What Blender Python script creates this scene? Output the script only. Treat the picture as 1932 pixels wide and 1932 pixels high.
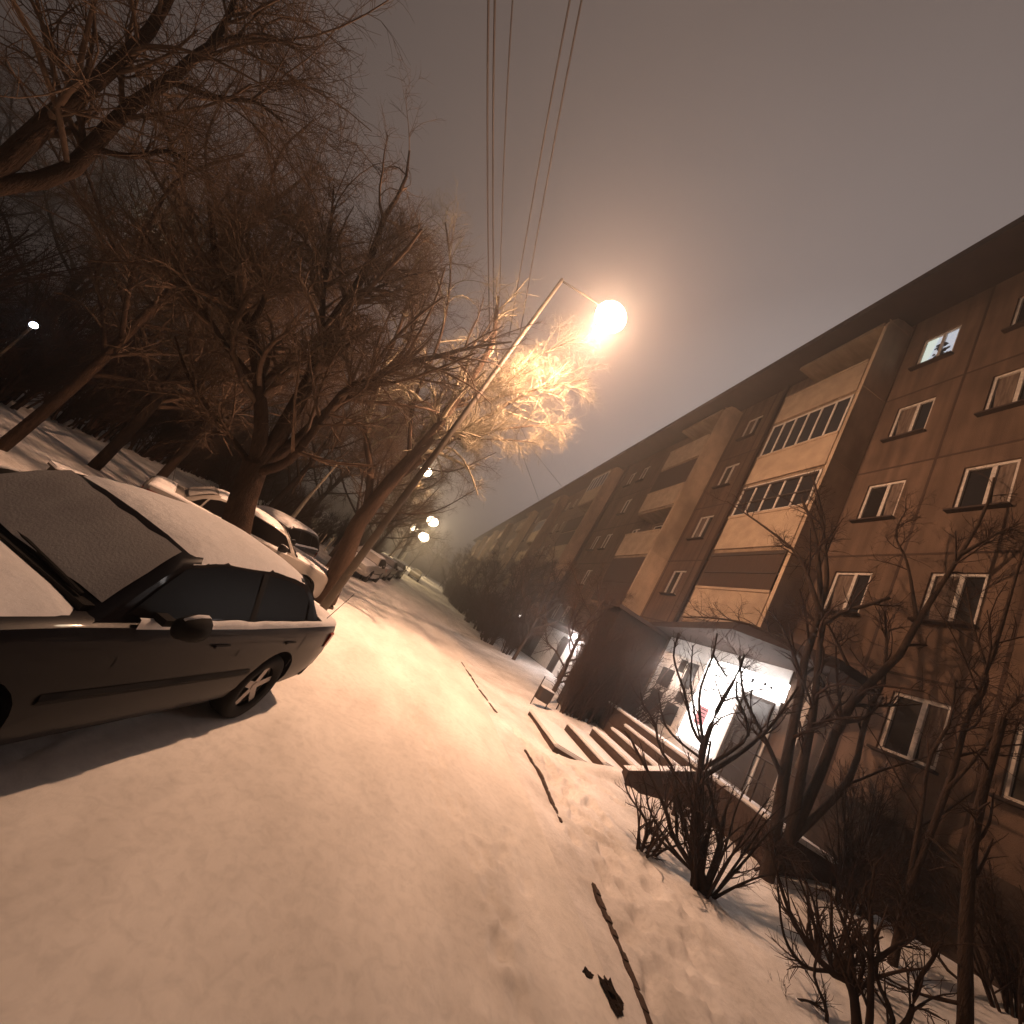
import bpy, bmesh, math, random
import numpy as np
from mathutils import Vector, Matrix
R = math.radians
scene = bpy.context.scene
for o in list(bpy.data.objects): bpy.data.objects.remove(o)
col = scene.collection
# ------------------------------------------------------------ camera, sky, exposure
CAM_H = 2.05
cam_d = bpy.data.cameras.new('camera'); cam = bpy.data.objects.new('camera', cam_d); col.objects.link(cam)
cam_d.sensor_width = 36; cam_d.sensor_fit = 'HORIZONTAL'; cam_d.lens = 36*735.943/1932
cam_d.clip_start = .05; cam_d.clip_end = 2000
rx = Vector((0.82379,-0.21539,0.52439)); dn = Vector((0.55741,0.13922,-0.81848)); fw = Vector((0.10329,0.96655,0.23474))
m = Matrix((( rx.x,-dn.x,-fw.x),(rx.y,-dn.y,-fw.y),(rx.z,-dn.z,-fw.z))).to_4x4()
m.translation = (0,0,CAM_H); cam.matrix_world = m
scene.camera = cam
world = bpy.data.worlds.new('World'); scene.world = world; world.use_nodes = True
nt = world.node_tree; nt.nodes.clear()
wo = nt.nodes.new('ShaderNodeOutputWorld'); bg = nt.nodes.new('ShaderNodeBackground')
tc = nt.nodes.new('ShaderNodeTexCoord'); dot = nt.nodes.new('ShaderNodeVectorMath'); dot.operation = 'DOT_PRODUCT'
gd = Vector((.62,.72,.30)).normalized(); dot.inputs[1].default_value = gd      # the side of the town glow on the cloud
ramp = nt.nodes.new('ShaderNodeValToRGB'); cr = ramp.color_ramp
cr.elements[0].position = .0; cr.elements[0].color = (.105,.080,.070,1)
cr.elements[1].position = 1.; cr.elements[1].color = (.60,.52,.50,1)
e = cr.elements.new(.5); e.color = (.215,.165,.145,1)
e = cr.elements.new(.8); e.color = (.33,.268,.25,1)
nz = nt.nodes.new('ShaderNodeTexNoise'); nz.inputs['Scale'].default_value = 2.2; nz.inputs['Detail'].default_value = 5
mr = nt.nodes.new('ShaderNodeMapRange'); mr.inputs[3].default_value = .86; mr.inputs[4].default_value = 1.12
mul = nt.nodes.new('ShaderNodeVectorMath'); mul.operation = 'SCALE'
L = nt.links.new
L(tc.outputs['Generated'], dot.inputs[0]); L(tc.outputs['Generated'], nz.inputs['Vector'])
L(dot.outputs['Value'], ramp.inputs[0]); L(nz.outputs['Fac'], mr.inputs[0])
L(ramp.outputs[0], mul.inputs[0]); L(mr.outputs[0], mul.inputs['Scale']); L(mul.outputs[0], bg.inputs[0])
bg.inputs[1].default_value = .72
L(bg.outputs[0], wo.inputs[0])
vs = scene.view_settings; vs.view_transform = 'Standard'; vs.look = 'None'; vs.exposure = 0; vs.gamma = 1
scene.render.engine = 'CYCLES'
LAMP_W = 7700          # the street lamp over the road
LAMP_C = (1.0,.55,.325)

# ------------------------------------------------------------ materials
MATS = {}
def mat(name, c, rough=.8, spec=.3, metal=0, c2=None, scale=6, bump=0, bscale=None, emit=None, es=0, detail=6, coat=0, stretch=None):
    if name in MATS: return MATS[name]
    M = bpy.data.materials.new(name); M.use_nodes = True; n = M.node_tree; p = n.nodes['Principled BSDF']; l = n.links.new
    p.inputs['Base Color'].default_value = (*c,1); p.inputs['Roughness'].default_value = rough
    p.inputs['Specular IOR Level'].default_value = spec; p.inputs['Metallic'].default_value = metal
    p.inputs['Coat Weight'].default_value = coat
    t = n.nodes.new('ShaderNodeTexCoord'); vec = t.outputs['Object']
    if stretch:
        mp = n.nodes.new('ShaderNodeMapping'); mp.inputs['Scale'].default_value = stretch; l(vec, mp.inputs[0]); vec = mp.outputs[0]
    if c2:
        z = n.nodes.new('ShaderNodeTexNoise'); z.inputs['Scale'].default_value = scale; z.inputs['Detail'].default_value = detail
        r = n.nodes.new('ShaderNodeValToRGB'); r.color_ramp.elements[0].position = .35; r.color_ramp.elements[1].position = .65
        r.color_ramp.elements[0].color = (*c,1); r.color_ramp.elements[1].color = (*c2,1)
        l(vec, z.inputs['Vector']); l(z.outputs['Fac'], r.inputs[0]); l(r.outputs[0], p.inputs['Base Color'])
    if bump:
        z = n.nodes.new('ShaderNodeTexNoise'); z.inputs['Scale'].default_value = bscale or scale*4; z.inputs['Detail'].default_value = 6
        b = n.nodes.new('ShaderNodeBump'); b.inputs['Strength'].default_value = bump; b.inputs['Distance'].default_value = .03
        l(vec, z.inputs['Vector']); l(z.outputs['Fac'], b.inputs['Height']); l(b.outputs[0], p.inputs['Normal'])
    if emit:
        p.inputs['Emission Color'].default_value = (*emit,1); p.inputs['Emission Strength'].default_value = es
    MATS[name] = M; return M
SNOW = mat('snow', (.80,.79,.80), .75, .2, c2=(.70,.69,.70), scale=1.2, bump=.5, bscale=9)
SNOWG = mat('ground_snow', (.82,.80,.80), .7, .2, c2=(.60,.575,.56), scale=.9, bump=.6, bscale=5)
ROADM = mat('packed_snow', (.80,.77,.74), .65, .25, c2=(.66,.63,.60), scale=.8, bump=.35, bscale=4, stretch=(1.3,.55,1))
FROST = mat('frosted_glass_snow', (.42,.40,.385), .85, .15, c2=(.33,.31,.30), scale=3, bump=.12, bscale=70)
PANEL = mat('facade_panel', (.20,.130,.092), .9, .15, c2=(.15,.098,.07), scale=1.1, bump=.5, bscale=60)
SEAM = mat('panel_seam', (.07,.045,.035), .95, .1)
CONC = mat('pale_concrete', (.33,.24,.165), .88, .15, c2=(.26,.185,.125), scale=1.5, bump=.35, bscale=30)
STUCCO = mat('pale_stucco', (.60,.45,.32), .88, .15, c2=(.50,.37,.26), scale=1.3, bump=.4, bscale=25)
EARTH = mat('dark_earth', (.03,.02,.015), .95, .1, c2=(.018,.012,.01), scale=14, bump=.8)
SHADEC = mat('shaded_plinth_concrete', (.085,.06,.048), .9, .15, c2=(.055,.04,.032), scale=2, bump=.4)  # plinth concrete, its tone lowered to hold the shade low on the wall
BARK = mat('bark', (.075,.048,.034), .95, .1, c2=(.045,.029,.021), scale=8, bump=.8, bscale=30, stretch=(3,3,.6))
TWIG = mat('twig', (.17,.115,.078), .85, .15, c2=(.11,.072,.05), scale=9)
FTWIG = mat('lamplit_frosted_twig', (.30,.27,.20), .85, .15, c2=(.19,.165,.115), scale=9)  # frosted twigs, paled further to put lamplight into this crown's colour
SHRUB = mat('shrub_twig', (.062,.036,.026), .9, .1, c2=(.04,.024,.018), scale=9)
METAL = mat('lamp_steel', (.085,.068,.05), .65, .3, metal=.1, c2=(.06,.048,.036), scale=5)
def tone(M, sy, sz, lo, hi, streak=.0):      # each panel its own tone, plus rain streaks
    n = M.node_tree; l = n.links.new; pr = n.nodes['Principled BSDF']; src = pr.inputs['Base Color'].links[0].from_socket
    t = n.nodes.new('ShaderNodeTexCoord'); mp = n.nodes.new('ShaderNodeMapping'); mp.inputs['Scale'].default_value = (0,1/sy,1/sz); mp.inputs['Location'].default_value = (0,.45,.19)
    fl = n.nodes.new('ShaderNodeVectorMath'); fl.operation = 'FLOOR'; wn = n.nodes.new('ShaderNodeTexWhiteNoise'); mr = n.nodes.new('ShaderNodeMapRange'); mr.inputs[3].default_value = lo; mr.inputs[4].default_value = hi
    l(t.outputs['Object'],mp.inputs[0]); l(mp.outputs[0],fl.inputs[0]); l(fl.outputs[0],wn.inputs['Vector']); l(wn.outputs['Value'],mr.inputs[0])
    m2 = n.nodes.new('ShaderNodeMapping'); m2.inputs['Scale'].default_value = (1,3.2,.35); nz2 = n.nodes.new('ShaderNodeTexNoise'); nz2.inputs['Scale'].default_value = 1.3; nz2.inputs['Detail'].default_value = 8
    r2 = n.nodes.new('ShaderNodeMapRange'); r2.inputs[1].default_value = .35; r2.inputs[2].default_value = .7; r2.inputs[3].default_value = 1-streak; r2.inputs[4].default_value = 1.05
    l(t.outputs['Object'],m2.inputs[0]); l(m2.outputs[0],nz2.inputs['Vector']); l(nz2.outputs['Fac'],r2.inputs[0])
    mm = n.nodes.new('ShaderNodeMath'); mm.operation = 'MULTIPLY'; l(mr.outputs[0],mm.inputs[0]); l(r2.outputs[0],mm.inputs[1])
    sc = n.nodes.new('ShaderNodeVectorMath'); sc.operation = 'SCALE'; l(src,sc.inputs[0]); l(mm.outputs[0],sc.inputs['Scale']); l(sc.outputs[0],pr.inputs['Base Color'])
tone(PANEL,2.15,3.02,.80,1.12,.35); tone(STUCCO,9,3.02,.85,1.05,.4); tone(CONC,9,3.0,.9,1.05,.3)
def grain(M, s1, lo1, s2, lo2):              # trodden and scuffed patches of the snow itself
    n = M.node_tree; l = n.links.new; pr = n.nodes['Principled BSDF']; src = pr.inputs['Base Color'].links[0].from_socket; t = n.nodes.new('ShaderNodeTexCoord')
    for s,lo,st in ((s1,lo1,(1,.6,1)),(s2,lo2,(1,1,1))):
        mp = n.nodes.new('ShaderNodeMapping'); mp.inputs['Scale'].default_value = st; z = n.nodes.new('ShaderNodeTexNoise'); z.inputs['Scale'].default_value = s; z.inputs['Detail'].default_value = 9; z.inputs['Roughness'].default_value = .62; z.inputs['Distortion'].default_value = .6
        r = n.nodes.new('ShaderNodeMapRange'); r.inputs[1].default_value = .34; r.inputs[2].default_value = .56; r.inputs[3].default_value = lo; r.inputs[4].default_value = 1
        sc = n.nodes.new('ShaderNodeVectorMath'); sc.operation = 'SCALE'; l(t.outputs['Object'],mp.inputs[0]); l(mp.outputs[0],z.inputs['Vector']); l(z.outputs['Fac'],r.inputs[0]); l(src,sc.inputs[0]); l(r.outputs[0],sc.inputs['Scale']); src = sc.outputs[0]
    l(src,pr.inputs['Base Color'])
grain(SNOWG,1.7,.86,14,.86); grain(ROADM,1.1,.87,11,.88)
BLACK = mat('black_rubber', (.012,.011,.011), .8, .2)
GLASS = mat('window_glass', (.018,.015,.014), .08, .6)
CGLASS = mat('car_glass', (.006,.005,.005), .30, .03)
WHITEF = mat('white_frame', (.62,.56,.50), .6, .3, c2=(.48,.42,.37), scale=12)
ROOFM = mat('roof_edge', (.05,.032,.026), .85, .2, c2=(.035,.023,.019), scale=2)
CARDK = mat('dark_car_paint', (.0065,.0058,.0085), .36, .10, coat=.22)
CARWH = mat('white_car_paint', (.24,.22,.20), .4, .5, coat=.4)
CARBK = mat('black_car_paint', (.014,.011,.012), .3, .5, coat=.5)
CARBR = mat('brown_car_paint', (.04,.028,.024), .4, .5, coat=.3)
CHROME = mat('chrome', (.6,.57,.55), .22, .6, metal=.95)
RIM = mat('wheel_rim', (.30,.27,.26), .4, .5, metal=.7)
TAIL = mat('tail_lamp', (.28,.05,.03), .25, .5)
WIRE = mat('wire', (.05,.038,.034), .6, .4)

# ------------------------------------------------------------ object helpers
def props(o, label=None, cat=None, group=None, kind=None):
    if label: o['label'] = label
    if cat: o['category'] = cat
    if group: o['group'] = group
    if kind: o['kind'] = kind
    return o
def empty(name, loc, rz=0, label=None, cat=None, group=None):
    o = bpy.data.objects.new(name, None); col.objects.link(o); o.location = loc; o.rotation_euler = (0,0,rz); o.empty_display_size = .2
    return props(o, label, cat, group)
def link(name, me, parent=None, loc=(0,0,0)):
    o = bpy.data.objects.new(name, me); col.objects.link(o); o.location = loc
    if parent: o.parent = parent
    return o
class MB:
    def __init__(s): s.v = []; s.f = []
    def box(s, x0,x1,y0,y1,z0,z1, bev=0):
        b = len(s.v); s.v += [(x0,y0,z0),(x1,y0,z0),(x1,y1,z0),(x0,y1,z0),(x0,y0,z1),(x1,y0,z1),(x1,y1,z1),(x0,y1,z1)]
        s.f += [tuple(b+i for i in q) for q in ((0,3,2,1),(4,5,6,7),(0,1,5,4),(1,2,6,5),(2,3,7,6),(3,0,4,7))]; return s
    def quad(s, *p):
        b = len(s.v); s.v += [tuple(q) for q in p]; s.f.append(tuple(range(b, b+len(p)))); return s
    def prism(s, poly, z0, z1):       # polygon in xy extruded in z
        b = len(s.v); n = len(poly); s.v += [(x,y,z0) for x,y in poly]+[(x,y,z1) for x,y in poly]
        s.f += [tuple(b+i for i in reversed(range(n))), tuple(b+n+i for i in range(n))]
        s.f += [(b+i,b+(i+1)%n,b+n+(i+1)%n,b+n+i) for i in range(n)]; return s
    def tube(s, pts, r, k=8, cap=True):
        pts = [Vector(p) for p in pts]; n = len(pts); rr = r if hasattr(r,'__len__') else [r]*n; b = len(s.v)
        for i,p in enumerate(pts):
            t = (pts[min(i+1,n-1)]-pts[max(i-1,0)]).normalized(); a = t.orthogonal().normalized()
            ref = Vector((0.3,0.5,0.8)) if abs(t.dot(Vector((.3,.5,.8)).normalized()))<.95 else Vector((1,0,0))
            a = t.cross(ref).normalized(); c = t.cross(a)
            for j in range(k): s.v.append(tuple(p + (a*math.cos(2*math.pi*j/k)+c*math.sin(2*math.pi*j/k))*rr[i]))
        for i in range(n-1):
            for j in range(k): s.f.append((b+i*k+j, b+i*k+(j+1)%k, b+(i+1)*k+(j+1)%k, b+(i+1)*k+j))
        if cap: s.f += [tuple(b+j for j in reversed(range(k))), tuple(b+(n-1)*k+j for j in range(k))]
        return s
    def cyl(s, c, ax, r, h, k=24, r2=None):
        c = Vector(c); ax = Vector(ax).normalized(); return s.tube([c, c+ax*h], [r, r2 if r2 is not None else r], k)
    def mesh(s, name, mt, smooth=False, bevel=0):
        me = bpy.data.meshes.new(name); me.from_pydata(s.v, [], s.f); me.materials.append(mt)
        if bevel:
            bm = bmesh.new(); bm.from_mesh(me); bmesh.ops.bevel(bm, geom=[e for e in bm.edges if e.calc_face_angle(0)>.6], offset=bevel, segments=2, affect='EDGES', clamp_overlap=True); bm.to_mesh(me); bm.free()
        if smooth: me.polygons.foreach_set('use_smooth', [True]*len(me.polygons))
        return me
    def build(s, name, mt, parent=None, smooth=False, bevel=0, loc=(0,0,0)): return link(name, s.mesh(name, mt, smooth, bevel), parent, loc)
def fast_mesh(name, V, F, mt, smooth=True):
    me = bpy.data.meshes.new(name); nf = len(F)
    me.vertices.add(len(V)); me.vertices.foreach_set('co', V.astype(np.float32).ravel())
    me.loops.add(nf*4); me.loops.foreach_set('vertex_index', F.astype(np.int32).ravel())
    me.polygons.add(nf); me.polygons.foreach_set('loop_start', np.arange(0,nf*4,4,dtype=np.int32))
    me.polygons.foreach_set('use_smooth', np.ones(nf, dtype=bool) if smooth else np.zeros(nf, dtype=bool))
    me.materials.append(mt); me.update(calc_edges=True); return me
def tubes(P, R0, R1, k):            # P (n,N,3) polylines -> tapered tubes
    n,N,_ = P.shape; T = np.empty_like(P); T[:,1:-1] = P[:,2:]-P[:,:-2]; T[:,0] = P[:,1]-P[:,0]; T[:,-1] = P[:,-1]-P[:,-2]
    T /= np.linalg.norm(T, axis=2, keepdims=True)+1e-9
    ref = np.where(np.abs(T[:,:1,2:3])>.9, np.array([1.,0,0]), np.array([0,0,1.]))
    A = np.cross(T, ref); A /= np.linalg.norm(A,axis=2,keepdims=True)+1e-9; B = np.cross(T, A)
    r = R0[:,None]+(R1-R0)[:,None]*np.linspace(0,1,N)[None]
    an = np.arange(k)*2*np.pi/k
    V = P[:,:,None]+(A[:,:,None]*np.cos(an)[None,None,:,None]+B[:,:,None]*np.sin(an)[None,None,:,None])*r[:,:,None,None]
    base = (np.arange(n)*N*k)[:,None,None]; i = np.arange(N-1)[None,:,None]*k; j = np.arange(k)[None,None,:]; j2 = (j+1)%k
    F = np.stack([base+i+j, base+i+j2, base+i+k+j2, base+i+k+j], axis=-1).reshape(-1,4)
    return V.reshape(-1,3), F
def join(parts):
    V = []; F = []; b = 0
    for v,f in parts: V.append(v); F.append(f+b); b += len(v)
    return np.concatenate(V), np.concatenate(F)
def resample(pts, N):
    p = np.array(pts,float); d = np.r_[0,np.cumsum(np.linalg.norm(np.diff(p,axis=0),axis=1))]; t = np.linspace(0,d[-1],N)
    return np.stack([np.interp(t,d,p[:,i]) for i in range(3)],1)
def smooth_poly(pts, N):            # catmull-rom then even spacing
    p = np.array(pts,float)
    if len(p)<3: return resample(p,N)
    q = np.vstack([2*p[0]-p[1],p,2*p[-1]-p[-2]]); out = []
    for i in range(1,len(q)-2):
        for t in np.linspace(0,1,6,endpoint=False):
            a,b,c,d = q[i-1],q[i],q[i+1],q[i+2]
            out.append(.5*((2*b)+(c-a)*t+(2*a-5*b+4*c-d)*t*t+(3*b-a-3*c+d)*t**3))
    out.append(p[-1]); return resample(out,N)
def children(rng, P, R0, R1, c, tmin, tmax, Lm, ang, up, N, rf, wig=.12, lscale=None):
    n,M,_ = P.shape; idx = np.repeat(np.arange(n), c); t = rng.uniform(tmin,tmax,len(idx)); s = t*(M-1); i = np.minimum(s.astype(int),M-2); fr = (s-i)[:,None]
    a = P[idx,i]; b = P[idx,i+1]; o = a*(1-fr)+b*fr; d = b-a; d /= np.linalg.norm(d,axis=1,keepdims=True)+1e-9
    q = rng.normal(size=d.shape); q -= (q*d).sum(1,keepdims=True)*d; q /= np.linalg.norm(q,axis=1,keepdims=True)+1e-9
    th = rng.uniform(ang[0],ang[1],len(idx))[:,None]; dd = d*np.cos(th)+q*np.sin(th)
    Ln = Lm*rng.uniform(.55,1.35,len(idx))*(1.15-.55*t)
    if lscale is not None: Ln = Ln*lscale[idx]
    C = np.empty((len(idx),N,3)); C[:,0] = o; step = (Ln/(N-1))[:,None]; w = rng.normal(size=(len(idx),3))*wig
    for j in range(1,N):
        dd = dd+np.array([0,0,up])/(N-1)+w+rng.normal(size=dd.shape)*wig*.5; dd /= np.linalg.norm(dd,axis=1,keepdims=True); C[:,j] = C[:,j-1]+dd*step
    rp = R0[idx]+(R1-R0)[idx]*t; r0 = np.minimum(rp*.75, rp*rf+.0005); return C, r0, r0*.4
def z_at(x, y):                     # height of the snow
    s = min(1.6,max(.95,1.0+.128*(8.1-y))); u = (x-3.9)/5.4; z = 0
    if u>0: z = s*min(u,1)*(.55+.45*min(u,1))
    if u>0 and y>22: z *= max(.35,1-(y-22)/30)
    if x<-2.4: z -= .30*min(1,(-2.4-x)/1.8)
    if 4.9<x<6.9 and 8.2<y<9.8: z = max(z,(.08+(x-5.0)*.36)*math.exp(-((y-9.15)/.36)**4)*(1 if x<6.4 else max(0,(6.9-x)/.5)))
    if x>4.3 and y>8.9+.55*(x<6.9) and y<12.7 and x<9: z *= 1-.6*min(1,(y-8.9)/.35)*min(1,(12.7-y)/.35)*min(1,(x-4.3)/.5)
    return z

HAZE = .0075
# ------------------------------------------------------------ ground
def axis(a,b,fine0,fine1,df,grow=1.25):
    v = list(np.arange(fine0,fine1+1e-6,df)); s = df
    while v[-1]<b: s *= grow; v.append(v[-1]+s)
    s = df; w = [v[0]]
    while w[-1]>a: s *= grow; w.append(w[-1]-s)
    return np.array(w[::-1]+v[1:])
xs = axis(-420,420,-4,9.4,.055); ys = axis(-60,600,.3,13.5,.055)
rng = np.random.default_rng(7)
from mathutils import noise as MN
foot = []
for path in [((1.6,1.2),(2.6,5.2)),((2.2,3.4),(.6,9.5)),((4.1,9.3),(5.3,4.3)),((4.6,9.6),(6.2,7.2)),((4.0,4.4),(5.2,8.4)),((3.2,2.2),(4.1,4.6)),((4.2,7.6),(4.4,3.2)),((4.6,8.6),(4.0,5.4)),((3.9,9.6),(5.0,6.6)),((4.5,2.4),(4.9,5.6))]:
    (x0,y0),(x1,y1) = path; n = int(math.hypot(x1-x0,y1-y0)/.34)
    for i in range(n):
        t = i/n; foot.append((x0+(x1-x0)*t+rng.uniform(-.14,.14)+(.1 if i%2 else -.1), y0+(y1-y0)*t+rng.uniform(-.1,.1), math.atan2(y1-y0,x1-x0)+rng.uniform(-.3,.3)))
X,Y = np.meshgrid(xs,ys); Z = np.zeros_like(X)
for i in range(X.shape[0]):
    for j in range(X.shape[1]):
        x,y = X[i,j],Y[i,j]; z = z_at(x,y)
        if -20<x<20 and -5<y<50:
            a = .018 if -1.2<x<3.6 else .045
            z += a*MN.noise(Vector((x*1.1,y*.8,0)))+.3*a*MN.noise(Vector((x*4,y*4,3)))
        Z[i,j] = z
for i in range(X.shape[0]):                 # trodden crust, small ridges
    for j in range(X.shape[1]):
        x,y = X[i,j],Y[i,j]
        if -7<x<9.4 and 0<y<16:
            a = .010 if -1.2<x<3.3 else .016
            Z[i,j] += a*abs(MN.noise(Vector((x*2.6,y*2.1,9))))+.6*a*MN.noise(Vector((x*7,y*7,5)))
            Z[i,j] += .035*math.exp(-((x-3.45-.12*math.sin(y*.8))/.16)**2)*(.6+.8*MN.noise(Vector((x*2,y*1.7,1))))
for fx,fy,fa in foot:
    dx = X-fx; dy = Y-fy; u = dx*math.cos(fa)+dy*math.sin(fa); v = -dx*math.sin(fa)+dy*math.cos(fa)
    q = (u/.17)**2+(v/.085)**2; Z -= (.075 if fx>3.2 else .022)*np.exp(-q*q)-.02*np.exp(-(q-1.8)**2*2)
# shallow tyre ruts along the street
for rx0,w in [(.2,.2),(1.75,.2),(-.5,.16)]:
    d = X-(rx0+.15*np.sin(Y*.31+rx0*2)+.05*np.sin(Y*1.1)); Z -= np.where((X>-1.4)&(X<3.5),.012*np.exp(-(d/w)**2),0)
nx,ny = len(xs),len(ys)
V = np.stack([X,Y,Z],-1).reshape(-1,3); ii,jj = np.meshgrid(np.arange(ny-1),np.arange(nx-1),indexing='ij'); b = ii*nx+jj
F = np.stack([b,b+1,b+nx+1,b+nx],-1).reshape(-1,4)
g = link('snow_ground', fast_mesh('snow_ground',V,F,SNOWG)); g['kind'] = 'structure'
# the packed snow of the road, a sheet 4 mm above
selj = np.where((xs>-1.35)&(xs<3.3))[0]; seli = np.where((ys>-20)&(ys<260))[0]
sx,sy = len(selj),len(seli); V = np.stack([X,Y,Z+.004],-1)[np.ix_(seli,selj)].copy(); V[:,0,2] -= .02; V[:,-1,2] -= .02

ii,jj = np.meshgrid(np.arange(sy-1),np.arange(sx-1),indexing='ij'); b = ii*sx+jj
rd = link('road', fast_mesh('road',V.reshape(-1,3),np.stack([b,b+1,b+sx+1,b+sx],-1).reshape(-1,4),ROADM)); rd['kind'] = 'structure'
# kerb stones showing through the snow
KERB = mat('kerb_stone', (.09,.062,.05), .9, .15, c2=(.06,.042,.034), scale=9, bump=.5)
def kerb(pts, label, w=.07, broken=False):
    mb = MB(); pts = smooth_poly([(x,y,0) for x,y in pts], 26)
    for i in range(len(pts)-1):
        if broken and (i%5==3): continue
        a,b_ = pts[i],pts[i+1]; hgt = .015+.025*rng.random()
        mb.quad(); mb.f.pop()
        d = Vector((b_-a)).normalized(); n = Vector((-d.y,d.x,0)); base = len(mb.v); ww = w*rng.uniform(.6,1.1)
        za = z_at(a[0],a[1])
        for q,z in ((a,-.05),(b_,-.05),(a,hgt),(b_,hgt)):
            for s_ in (-.5,.5): mb.v.append((q[0]+n.x*ww*s_,q[1]+n.y*ww*s_,za+z))
        mb.f += [tuple(base+k for k in q) for q in ((4,5,7,6),(0,4,6,2),(1,3,7,5),(0,1,5,4),(2,6,7,3))]
    o = mb.build('kerb_stone', KERB); props(o,label,'kerb','kerb stones along the right edge of the road')
kerb([(2.9,14.4),(3.2,12),(3.6,9.7)], 'far broken dark kerb strip before the gap leading to the steps', .07, True)
kerb([(3.86,8.55),(3.95,7.6),(3.85,6.9),(3.78,6.1)], 'middle curved dark kerb strip showing through snow below the steps', .06)
kerb([(3.75,4.9),(3.62,4.0),(3.5,3.36),(3.35,2.6)], 'nearest straight dark kerb strip beside the clods of earth', .075)
# clods of earth
def clod(x,y,s,label,seed):
    bm = bmesh.new(); bmesh.ops.create_icosphere(bm, subdivisions=3, radius=1)
    for v in bm.verts:
        n = 1+.75*MN.noise(v.co*1.9+Vector((seed,0,0)))+.5*MN.noise(v.co*4.5+Vector((0,seed,0))); v.co = Vector((v.co.x*s*n*1.5,v.co.y*s*n*.8,v.co.z*s*n*.32))
    me = bpy.data.meshes.new('earth_clod'); bm.to_mesh(me); bm.free(); me.materials.append(EARTH)
    o = link('earth_clod', me, None, (x,y,z_at(x,y)+s*.08)); o.rotation_euler = (0,0,seed*1.3); props(o,label,'clod','clods of dark earth by the kerb')
clod(3.17,3.42,.10,'largest dark clod of earth lying left of the near kerb',1.2)
clod(2.98,3.52,.05,'small dark clod furthest from the near kerb',2.9)
clod(3.12,3.12,.045,'small dark clod nearest the bottom edge beside the kerb',4.1)
clod(2.96,3.25,.03,'tiny crumb of earth between the clods and the road',5.3)

# ------------------------------------------------------------ apartment building
XF = 9.5
bld = empty('apartment_building', (XF,0,0), 0, 'long five storey brown panel apartment block with stacked balconies along the street', 'building')
def B(mb, name, mt, parent=None, **k):      # coordinates in the world, shifted to the building's origin
    mb.v = [(x-XF,y,z) for x,y,z in mb.v]; return mb.build(name, mt, parent or bld, **k)
sill = [3.86,6.77,9.69,12.69,15.70]; top = [5.10,7.99,10.98,14.02,17.02]
wins = []
Ycols = [0.2,2.1,3.99,5.74,7.87,15.2,21.5,25.1,27.0,36.2,39.0,41.3,48.6,51.5,54,61.4,64,67]
for k in range(5):
    for y0 in Ycols:
        if k==0 and (7<y0<15.5 or y0 in (21.5,)): continue
        if y0==27.0 and k in (1,3): continue
        wins.append((y0,y0+.95,sill[k],top[k]))
stacks = [(9.44,12.55),(17.1,20.45),(30.1,33.8),(43.2,46.6),(56.2,59.6),(73,76.5),(88,91.5),(104,107.5),(119,122.5)]
balw = []
for (a,b_) in stacks:
    for k in range(1,5): balw.append((a+.45,b_-.35,sill[k]-.75,top[k]-.02))
holes = wins+balw
ycut = sorted(set([-12,131]+[h[0] for h in holes]+[h[1] for h in holes])); zcut = sorted(set([-.5,18.2]+[h[2] for h in holes]+[h[3] for h in holes]))
wall = MB()
for i in range(len(ycut)-1):
    for j in range(len(zcut)-1):
        cy,cz = (ycut[i]+ycut[i+1])/2,(zcut[j]+zcut[j+1])/2
        if any(h[0]<cy<h[1] and h[2]<cz<h[3] for h in holes): continue
        wall.quad((XF,ycut[i],zcut[j]),(XF,ycut[i],zcut[j+1]),(XF,ycut[i+1],zcut[j+1]),(XF,ycut[i+1],zcut[j]))
for (a,b_,c,d) in holes:
    x1 = XF+.16
    wall.quad((XF,a,c),(x1,a,c),(x1,a,d),(XF,a,d)); wall.quad((XF,b_,c),(XF,b_,d),(x1,b_,d),(x1,b_,c))
    wall.quad((XF,a,d),(x1,a,d),(x1,b_,d),(XF,b_,d)); wall.quad((XF,a,c),(XF,b_,c),(x1,b_,c),(x1,a,c))
wall.quad((XF,-12,-.5),(XF+12,-12,-.5),(XF+12,-12,18.2),(XF,-12,18.2)); wall.quad((XF,131,-.5),(XF,131,18.2),(XF+12,131,18.2),(XF+12,131,-.5))
wall.quad((XF+12,-12,-.5),(XF+12,131,-.5),(XF+12,131,18.2),(XF+12,-12,18.2))
B(wall,'wall',PANEL)
sm = MB()
for k in range(5):
    z = 5.47+3.02*k
    if z<17: sm.box(XF-.004,XF+.01,-12,131,z-.03,z+.03)
B(sm,'panel_joint',SEAM)
sm = MB()
yy = [1.6,3.4,5.2,7.35,9.3,14.9,16.8,23.6,29.6,34.3,38,42.8,47.1,52.8,55.8,60.2,65.5,80,96,112]
for y in yy: sm.box(XF-.006,XF+.01,y-.03,y+.03,-.4,18.18)
B(sm,'panel_joint',SEAM)
# snow-free plinth, made taller and darker to paint in shade at wall foot
B(MB().box(XF-.05,XF+.02,-12,131,-.4,2.75),'shaded_socle',SHADEC)
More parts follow.
